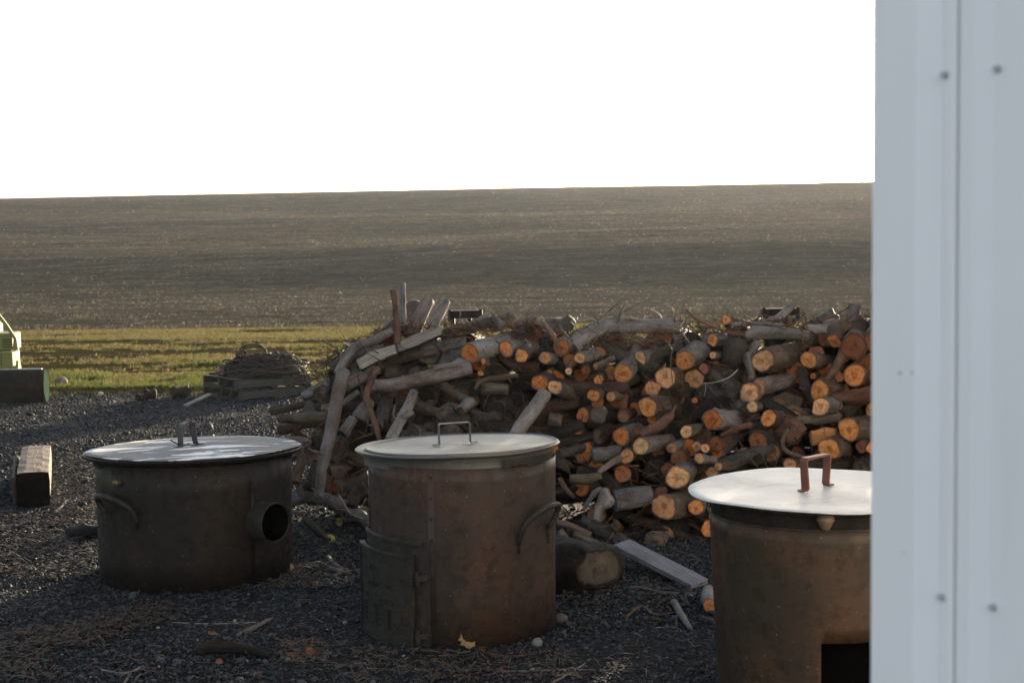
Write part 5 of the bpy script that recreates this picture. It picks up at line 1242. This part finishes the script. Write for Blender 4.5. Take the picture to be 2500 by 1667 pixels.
# --- long logs added crosswise to block light through the pile, coloured dark as shade
CORE = 'long log crosswise in the pile core, added to block light, coloured as shade'
def core(x0, x1, Y, z, r): 
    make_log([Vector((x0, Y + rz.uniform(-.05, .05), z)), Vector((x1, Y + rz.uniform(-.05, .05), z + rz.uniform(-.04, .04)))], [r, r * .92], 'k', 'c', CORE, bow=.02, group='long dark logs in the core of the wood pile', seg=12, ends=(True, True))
def ztop(px): return P(px, interp(TOPL, px) + 26, 9.2).z
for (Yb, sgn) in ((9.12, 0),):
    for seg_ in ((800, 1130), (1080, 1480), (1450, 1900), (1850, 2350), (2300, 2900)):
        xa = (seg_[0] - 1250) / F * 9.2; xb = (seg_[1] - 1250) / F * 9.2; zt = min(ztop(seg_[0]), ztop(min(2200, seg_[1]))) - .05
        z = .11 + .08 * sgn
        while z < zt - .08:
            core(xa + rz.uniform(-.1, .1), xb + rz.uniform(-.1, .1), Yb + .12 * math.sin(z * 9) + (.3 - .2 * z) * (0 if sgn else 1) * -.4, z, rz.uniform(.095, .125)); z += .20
# unseen logs added behind the building, stacked tall to shade the right lid
for i in range(56):
    x = (2.36 if i < 42 else 2.52) + (i % 7) * .25 + rz.uniform(-.02, .02); z = .14 + (i // 7) * .235
    make_log([Vector((x, 8.35 + rz.uniform(-.1, .1) + z * .3, z)), Vector((x + .15, 9.1, z + .03))], [.145, .14], 'o', 'b', 'log in the part of the wood pile hidden behind the building', group='logs hidden behind the building', seg=10)

for (x, z, lb_) in ((2.10, 1.06, 'brown log end added highest on the pile at the building edge to block sun'), (2.25, 1.10, 'brown log end added to block sun, cut by the building edge on top'), (2.20, .93, 'brown log end just below the highest brown end at the building edge')):  # extra logs added to close the gap where sun struck the right lid
    make_log([Vector((x, 8.72, z)), Vector((x + .15, 9.2, z + .02))], [.092, .09], 'd', 'b', lb_, group='brown log ends added at the building edge to block sun', seg=12)
# --- fine twigs standing out of the top
def twig(rg, pts, r0, label, dY=-.1, mat=None, sub=()):
    Q = [P(*topx(rg, x, y), faceY(*topx(rg, x, y)) + dY) for x, y in pts]; n = len(Q)
    e = bmesh.new(); q2, r2 = resample(Q, [r0 * (1 - .6 * i / (n - 1)) for i in range(n)], .02); tube_bm(e, q2, r2, 6)
    for s_ in sub:
        S = [P(*topx(rg, x, y), faceY(*topx(rg, x, y)) + dY) for x, y in s_]; q2, r2 = resample(S, [r0 * .5 * (1 - .6 * i / (len(S) - 1)) for i in range(len(S))], .02); tube_bm(e, q2, r2, 5)
    o = bmesh_obj('twig', e, mat or TWIG, None, True); tag(o, label, 'twig', 'fine twigs in the wood pile'); return o
TWIG = mat_simple('grey_brown_twig', (.055, .042, .034), .7, 0, .3, 40); TWP = mat_simple('pale_twig', (.22, .19, .155), .7, 0, .3, 40); TWR = mat_simple('red_twig', (.25, .11, .06), .7, 0, .3, 40)
twig('A', [(90, 240), (130, 190), (200, 130), (265, 70), (345, -5)], .0055, 'longest fine twig rising right from the arched log to the sky side', -.05, TWIG, [[(200, 130), (225, 150), (222, 190)], [(110, 215), (160, 175), (205, 140)]])
twig('A', [(150, 255), (230, 215), (350, 150), (430, 115), (515, 58)], .0045, 'second fine twig running flatter right from the arched log', -.04)
twig('A', [(555, 268), (540, 235), (510, 205), (480, 190)], .008, 'short crooked twig near the right end of the arched log', -.03, TWP)
twig('A', [(416, 300), (415, 250)], .005, 'stubby upright twig on the arched log', -.03)
twig('B', [(1680, 355), (1700, 400), (1860, 370), (1960, 440)], .010, 'stout bare twig bending over at the left end of the arched log', .0, TWP, [[(1700, 400), (1680, 410), (1675, 360)]])
twig('B', [(1620, 400), (1640, 430), (1720, 500), (1750, 560)], .006, 'pale bent twig left of the arched log', .0, TWP)
twig('B', [(1590, 580), (1600, 515)], .005, 'tiny upright twig left of the arched log on the pile edge', .0)
twig('A', [(740, 285), (715, 320), (730, 380), (760, 430), (790, 460)], .006, 'white curling twig at the right end of the arched log', -.15, TWP, [[(715, 320), (735, 330)]])
twig('A', [(690, 420), (655, 480), (630, 600), (640, 760), (650, 800)], .0045, 'long thin twig hanging down between orange log ends', -.3, TWIG, [[(650, 800), (580, 860), (520, 880)], [(640, 520), (665, 500)]])
twig('A', [(1180, 680), (1110, 740), (1000, 780), (850, 795)], .0055, 'thin arched twig across the dark centre of the pile', -.3, TWP, [[(915, 790), (915, 850), (900, 900)]])
twig('A', [(1310, 285), (1350, 250), (1415, 230)], .010, 'dark hooked twig left of the right steel frame', .0, TWIG, [[(1376, 245), (1378, 290)]])
twig('C', [(650, 890), (720, 940), (800, 985), (870, 1070)], .008, 'bare brown twig pointing up left at the left crest', .1, TWIG)
twig('C', [(1010, 1010), (960, 960), (890, 920)], .014, 'pale pink broken spur on the elbow limb', -.1, mat_simple('pink_spur', (.40, .32, .30), .8))
twig('B', [(1150, 690), (1120, 630), (1090, 600)], .005, 'pale splinter twig on the knobby tan end', -.15, TWP, [[(1150, 690), (1090, 650)], [(1160, 680), (1150, 620)]])
twig('I', [(1040, 600), (1075, 660), (1110, 700)], .006, 'white twig right of the left steel frame', .0, TWP, [[(1100, 590), (1180, 650)], [(1000, 690), (1075, 650)]])
twig('A', [(1890, 755), (2000, 700), (2060, 640)], .004, 'hair thin twig below the shattered limb near the building', -.2, TWIG)
twig('K', [(535, 1010), (600, 1110), (650, 1190), (780, 1240)], .005, 'dry weed stalk between the left and middle pots', -.7, TWP, [[(500, 1145), (600, 1150), (700, 1190)], [(640, 1200), (760, 1200)], [(800, 1040), (740, 1150), (700, 1200)], [(430, 1230), (600, 1240)]])
# loose bark crumbs and fibres over the pile, uncountable
V = []; Fc = []
for i in range(3200):
    px = rz.uniform(1250, 2150) if i % 3 else rz.uniform(760, 1300); t_ = interp(TOPL, px)
    py = t_ + rz.uniform(-22, 18) if i % 2 else rz.uniform(t_, 1330)
    if i % 2 and not (1480 < px or py < 1000): py = t_ + rz.uniform(-15, 20)
    c = P(px, py, faceY(px, py) + rz.uniform(-.03, .3 if i % 2 == 0 else .05)); d = Vector((rz.uniform(-1, 1), rz.uniform(-1, 1), rz.uniform(-.7, .7))).normalized() * rz.uniform(.008, .06)
    s_ = d.orthogonal().normalized() * rz.uniform(.001, .005); o_ = len(V); k_ = d.cross(s_).normalized() * .002
    V += [c - d - s_, c - d + s_, c + s_ * 1.3 + k_ * 3, c - s_ * 1.3 + k_ * 3, c + d + s_ * .3, c + d - s_ * .3]; Fc += [(o_, o_+1, o_+2, o_+3), (o_+3, o_+2, o_+4, o_+5)]
SHRED = mat_blade('bark_shred', [(0, (.16, .08, .04))], .25)
mm = M_('bark_shreds'); vn = mm.noise(mm.co('Object'), 5, 3); SHR = mm.set(mm.ramp(vn, [(.35, (.030, .018, .012)), (.5, (.075, .038, .02)), (.68, (.16, .10, .06))]), .8, 0, None, .3)
o = pyd('bark_shreds', V, Fc, SHR); tag(o, 'loose shreds of reddish bark caught all over the wood pile', kind='stuff')

tb_ = bmesh.new()
for i in range(800):
    px = rz.uniform(720, 2140); t_ = interp(TOPL, px); top = rz.random() < .42
    py = t_ + rz.uniform(-14, 10) if top else rz.uniform(t_ + 10, interp(BOTL, px))
    if not top and ((1400 > px > 870 and py > 1080) or (px > 1780 and py > 1130)): continue
    Y = faceY(px, py) + (rz.uniform(-.05, .35) if top else rz.uniform(-.22, .05)); p = P(px, py, Y); L3 = rz.uniform(.05, .26) * (1 if not top else .8)
    d = Vector((rz.uniform(-1, 1), rz.uniform(-.6, .3), rz.uniform(-.7, .7) if not top else rz.uniform(-.1, .9))).normalized(); q = [p]
    for k in range(4):
        d = (d + Vector((rz.uniform(-.4, .4), rz.uniform(-.4, .4), rz.uniform(-.4, .4)))).normalized(); q.append(q[-1] + d * L3 / 4)
    r0 = rz.uniform(.0018, .0055); tube_bm(tb_, q, [r0 * (1 - .17 * k) for k in range(5)], 5)
to = bmesh_obj('twig_tangle', tb_, SHR, None, True); tag(to, 'countless thin broken twigs and roots sticking out all over the wood pile', kind='stuff')

# ------------------------------------------------------------------ things lying on the yard
def gl(pxs, rads, **kw):   # lying log through ground pixels, resting on the gravel
    pts = [G(x, y, r) for (x, y), r in zip(pxs, rads)]
    return make_log(pts, rads, **kw)
# stump by the middle pot
sa = P(1385, 1415, 6.95); sb = P(1452, 1424, 6.80); sa.z = .135; sb.z = .135
st = make_log([sb, (sa + sb) / 2 + Vector((0, .03, 0)), sa + Vector((-.12, .12, 0))], [.112, .124, .12], 'w', 'c', 'short thick dark stump lying beside the middle pot', name='stump', group=None, cat='stump', rough=2.1, seg=28, tilt=.3)
# grey board
a = P(1517, 1326, 7.40); b = P(1708, 1424, 6.93); d = b - a; L = d.length
bm = bmesh.new(); add_box(bm, (0, 0, 0), (.115, L, .030), None, .003)
bo = bmesh_obj('board', bm, mat_lumber('whitewashed_board', (.12, .13, .145), (.23, .24, .26), 1, .5)); bo.location = (a + b) / 2 + Vector((0, 0, -.004)); bo.rotation_euler = d.to_track_quat('Y', 'Z').to_euler()
bo.rotation_euler.rotate_axis('Y', D(8)); tag(bo, 'grey weathered board sloping from the pile foot down to the gravel', 'board')
gl([(1644, 1468), (1662, 1498), (1686, 1534)], [.016, .017, .010], tone='o', bark='l', label='short pale stick with orange broken tip lying right of the grey board', name='stick', group=None, cat='stick', ends=(False, False), seg=10, splinter=True)
q0 = P(1734, 1520, 6.42); q0.z = .036; make_log([q0, q0 + Vector((.03, .28, .0))], [.036, .034], 'o', 'l', 'small log with orange round end lying against the right pot', group=None, seg=14)
gl([(172, 1296), (210, 1298), (262, 1296)], [.036, .042, .04], tone='k', bark='c', label='dark ragged log stub behind the left edge of the left pot', name='stub', group=None, cat='log', ends=(True, False), rough=2.2)
gl([(738, 1380), (775, 1374), (818, 1390), (852, 1398)], [.006, .010, .012, .009], tone='w', bark='l', label='pale forked stick on gravel between the left and middle pots', name='stick', group=None, cat='stick', ends=(False, False), seg=8, stubs=1)
gl([(800, 1358), (820, 1378), (850, 1392)], [.010, .010, .007], tone='w', bark='l', label='white bent stick crossing the pale forked stick', name='stick', group=None, cat='stick', ends=(False, False), seg=8)
gl([(1215, 1636), (1300, 1637), (1380, 1634), (1454, 1635)], [.0035, .004, .004, .003], tone='p', bark='l', label='long straight straw stalk on gravel at the bottom centre', name='stalk', group=None, cat='stalk', ends=(False, False), seg=6)
gl([(1345, 1668), (1400, 1638), (1442, 1608)], [.005, .0045, .003], tone='p', bark='l', label='pale stick crossing the long straight straw stalk', name='stick', group=None, cat='stick', ends=(False, False), seg=6)
gl([(1190, 1592), (1220, 1600), (1260, 1602), (1290, 1596)], [.006, .007, .007, .004], tone='o', bark='r', label='reddish crooked twig on gravel before the middle pot', name='twig', group=None, cat='twig', ends=(False, False), seg=8)
gl([(420, 1519), (520, 1522), (632, 1518)], [.003, .004, .003], tone='p', bark='l', label='long pale stalk lying on gravel below the left pot', name='stalk', group=None, cat='stalk', ends=(False, False), seg=6)
gl([(248, 1634), (285, 1642), (318, 1640), (342, 1628)], [.005, .006, .006, .004], tone='p', bark='l', label='grey twig with a forked tip at the bottom left', name='twig', group=None, cat='twig', ends=(False, False), seg=6)
gl([(302, 1668), (318, 1645)], [.005, .004], tone='p', bark='l', label='short white twig below the grey forked twig at bottom left', name='twig', group=None, cat='twig', ends=(False, False), seg=6)
gl([(578, 1550), (615, 1533), (665, 1508)], [.007, .013, .006], tone='w', bark='g', label='grey pointed bark sliver rising right of the pale stalk', name='bark_strip', group=None, cat='bark', ends=(False, False), seg=8)
gl([(1525, 1510), (1565, 1480), (1600, 1500), (1650, 1494)], [.006, .009, .008, .006], tone='w', bark='b', label='crooked brown root lying on gravel left of the short pale stick', name='root', group=None, cat='root', ends=(False, False), seg=8)
gl([(1532, 1432), (1575, 1436), (1620, 1446), (1700, 1447)], [.006, .009, .006, .004], tone='w', bark='g', label='thin grey twig lying on gravel just below the grey board', name='twig', group=None, cat='twig', ends=(False, False), seg=8)
gl([(1595, 1532), (1650, 1531), (1664, 1540)], [.003, .0035, .002], tone='p', bark='l', label='pale bent straw on gravel beneath the crooked brown root', name='stalk', group=None, cat='stalk', ends=(False, False), seg=6)
gl([(0, 1455), (20, 1454), (40, 1457)], [.004, .004, .003], tone='p', bark='l', label='pale straw stalk at the left picture edge', name='stalk', group=None, cat='stalk', ends=(False, False), seg=6)
gl([(355, 1528 + 44), (420, 1580)], [.003, .003], tone='p', bark='l', label='thin pale straw beside the brown bark litter at lower left', name='stalk', group=None, cat='stalk', ends=(False, False), seg=6)
gl([(130, 1110 + 145), (150, 1236), (166, 1218)], [.008, .010, .006], tone='p', bark='l', label='sunlit pale chip of wood right of the squared timber', name='wood_chip', group=None, cat='wood chip', ends=(False, False), seg=8)
gl([(475, 1590), (520, 1578), (590, 1582), (660, 1600)], [.018, .034, .030, .016], tone='k', bark='c', label='flat black lump of rotten bark on gravel in the left foreground', name='bark_strip', group=None, cat='bark', ends=(False, False), seg=14, rough=2.6, flat=.5)
lump('apple', 805, 1326, .028, .028, .026, 0, mat_simple('yellow_green_fruit', (.22, .21, .04), .5), 'small yellow green fruit on the ground between left and middle pots', 'fruit', 2, 3, .06)
lump('stone', 705, 1395, .026, .022, .022, .4, mat_simple('ochre_stone', (.30, .19, .09), .8), 'small ochre stone at the right foot of the left pot', 'stone', 6, 2, .2)
lump('stone', 1312, 1582, .024, .02, .022, .2, mat_simple('light_grey_stone', (.15, .155, .16), .8), 'pale grey pebble larger than the gravel right of the middle pot', 'stone', 12, 2, .3)
lump('stone', 1370, 1525, .034, .03, .024, .2, mat_simple('mid_grey_stone', (.06, .062, .065), .8), 'mid grey stone at the right foot of the middle pot', 'stone', 14, 2, .3)
# dead leaves
LEAFM = mat_simple('dead_leaf', (.20, .13, .05), .7, 0, .45, 22, .4); LEAFR = mat_simple('red_dead_leaf', (.17, .055, .025), .7, 0, .4, 22, .4); LEAFY = mat_simple('yellow_leaf', (.22, .19, .045), .6, 0, .3, 22, .3)
def leaf(px, py, s, rz_, tip, mat, label, z=.01, group=None):
    V = []; Fc = []; n = 9; g = G(px, py)
    for i in range(n):
        t = i / (n - 1); w_ = math.sin(math.pi * min(1, t * .92 + .04)) ** .8 * .42 * (1 + .25 * math.sin(i * 2.7))
        for j in range(5):
            u = (j - 2) / 2; V.append((u * w_ * s, (t - .5) * s, s * (.10 * u * u + .10 * noise.noise(Vector((u * 2, t * 3, px))) + .12 * (t - .5) ** 2 * 4)))
    o = pyd('leaf', V, grid_quads(n, 5), mat, None, True); md = o.modifiers.new('s', 'SOLIDIFY'); md.thickness = .0008
    o.location = (g.x, g.y, z + s * .05); o.rotation_euler = (tip, U(-.2, .2), rz_); tag(o, label, 'leaf', group); return o
leaf(1140, 1582, .085, .5, D(58), LEAFM, 'large curled tan leaf leaning against the foot of the middle pot', .03)
leaf(1180, 1594, .04, 1.4, D(25), LEAFR, 'small orange leaf right of the large curled tan leaf', .005)
leaf(757, 1600, .05, .3, D(30), LEAFR, 'curled orange leaf on gravel left of the cast iron door', .01)
leaf(715, 1605, .05, 1.8, D(15), LEAFR, 'flat reddish leaf beside the curled orange leaf', .005)
leaf(735, 1612, .035, 2.8, D(20), LEAFM, 'small tan leaf fragment below the two orange leaves', .005)
leaf(520, 1553, .05, 1.3, D(10), LEAFR, 'dark red leaf above the black lump of rotten bark', .005)
leaf(535, 1620, .035, .3, D(25), LEAFR, 'small reddish leaf just below the black lump of rotten bark', .005)
leaf(828, 1296, .05, .3, D(60), LEAFY, 'yellow leaf standing above the yellow green fruit', .05)
leaf(822, 1330, .05, 2.0, D(40), LEAFY, 'yellowish leaf right of the yellow green fruit', .01)
leaf(1560, 1300, .03, 2.0, D(40), LEAFM, 'small brown leaf at the foot of the pile behind the grey board', .01)
leaf(195, 1248, .045, 1.0, D(30), LEAFY, 'sunlit yellow leaf on gravel between the timber and left pot', .01)
# litter : straws, bark flakes and needles nobody could count
V = []; Fc = []; IDX = []
def flake(c, d, w_, h_, mi):
    s_ = Vector((-d.y, d.x, 0)).normalized() * w_; o_ = len(V); k_ = Vector((0, 0, h_))
    V.extend([c - d - s_ * .5, c - d + s_ * .5, c + s_ + k_, c - s_ + k_, c + d + s_ * .3 + k_ * rz.uniform(0, 1.5), c + d - s_ * .3 + k_ * rz.uniform(0, 1.5)])
    Fc.extend([(o_, o_+1, o_+2, o_+3), (o_+3, o_+2, o_+4, o_+5)]); IDX.extend([mi, mi])
ZONES = [((130, 250), (1110, 1290), 1300, (0, 1, 1, 2, 2)), ((0, 235), (1255, 1420), 1500, (1, 1, 2, 2, 2)), ((60, 420), (1478, 1585), 1800, (1, 2, 2, 2, 2)), ((0, 130), (1540, 1667), 260, (1, 2)), ((500, 800), (1380, 1440), 500, (0, 1, 2)), ((690, 880), (1280, 1440), 420, (0, 1, 2)),
         ((680, 800), (1570, 1625), 180, (0, 1, 1)), ((1290, 1720), (1300, 1480), 650, (0, 1, 2, 2)), ((860, 1400), (1590, 1667), 500, (0, 1, 2)), ((1370, 1760), (1480, 1667), 160, (0, 1, 2)), ((0, 900), (1450, 1667), 450, (0, 1, 2, 2)), ((0, 760), (960, 1120), 700, (0, 0, 1)), ((640, 800), (960, 1130), 250, (0, 1, 2))]
for (xr, yr, n_, mi) in ZONES:
    for i in range(n_):
        px = rz.uniform(*xr); py = rz.uniform(*yr); 
        if yr == (1478, 1585) and abs(py - (1590 - (px - 60) * .28)) > 34 * rz.random() + 6: continue
        g = G(px, py); a_ = rz.uniform(0, 6.28); m_ = rz.choice(mi)
        if m_ == 0: d = Vector((math.cos(a_), math.sin(a_), rz.uniform(-.05, .2))) * rz.uniform(.012, .055); flake(Vector((g.x, g.y, rz.uniform(.008, .02))), d, .0012, .004, 0)
        elif m_ == 1: d = Vector((math.cos(a_), math.sin(a_), rz.uniform(-.1, .3))) * rz.uniform(.010, .03); flake(Vector((g.x, g.y, rz.uniform(.008, .02))), d, rz.uniform(.002, .007), .006, 1)
        else: d = Vector((math.cos(a_), math.sin(a_), rz.uniform(-.1, .3))) * rz.uniform(.010, .04); flake(Vector((g.x, g.y, rz.uniform(.008, .022))), d, rz.uniform(.002, .009), .007, 2)
lit = pyd('litter', V, Fc, [mat_simple('straw', (.13, .11, .085), .6, 0, .3, 30), mat_simple('red_bark_flake', (.060, .032, .019), .8, 0, .5, 30), mat_simple('dark_bark_flake', (.035, .025, .017), .8, 0, .5, 30)])
lit.data.polygons.foreach_set('material_index', IDX); tag(lit, 'straw and small bark flakes strewn over the gravel yard', kind='stuff')
# grass tips growing round the pile foot at left

# ------------------------------------------------------------------ evening haze
hz = bmesh.new(); add_box(hz, (0, 150, 14.5), (420, 420, 44)); ho = bmesh_obj('haze', hz)
hm = bpy.data.materials.new('haze'); hm.use_nodes = True; ht = hm.node_tree; ht.nodes.clear(); ou = ht.nodes.new('ShaderNodeOutputMaterial'); pv = ht.nodes.new('ShaderNodeVolumePrincipled')
pv.inputs['Color'].default_value = (.84, .92, 1.0, 1); pv.inputs['Density'].default_value = .00018; pv.inputs['Anisotropy'].default_value = .45
ht.links.new(pv.outputs[0], ou.inputs['Volume']); ho.data.materials.append(hm)
tag(ho, 'thin warm evening haze over the field', kind='stuff')
sc.cycles.volume_max_steps = 64; sc.cycles.volume_bounces = 0
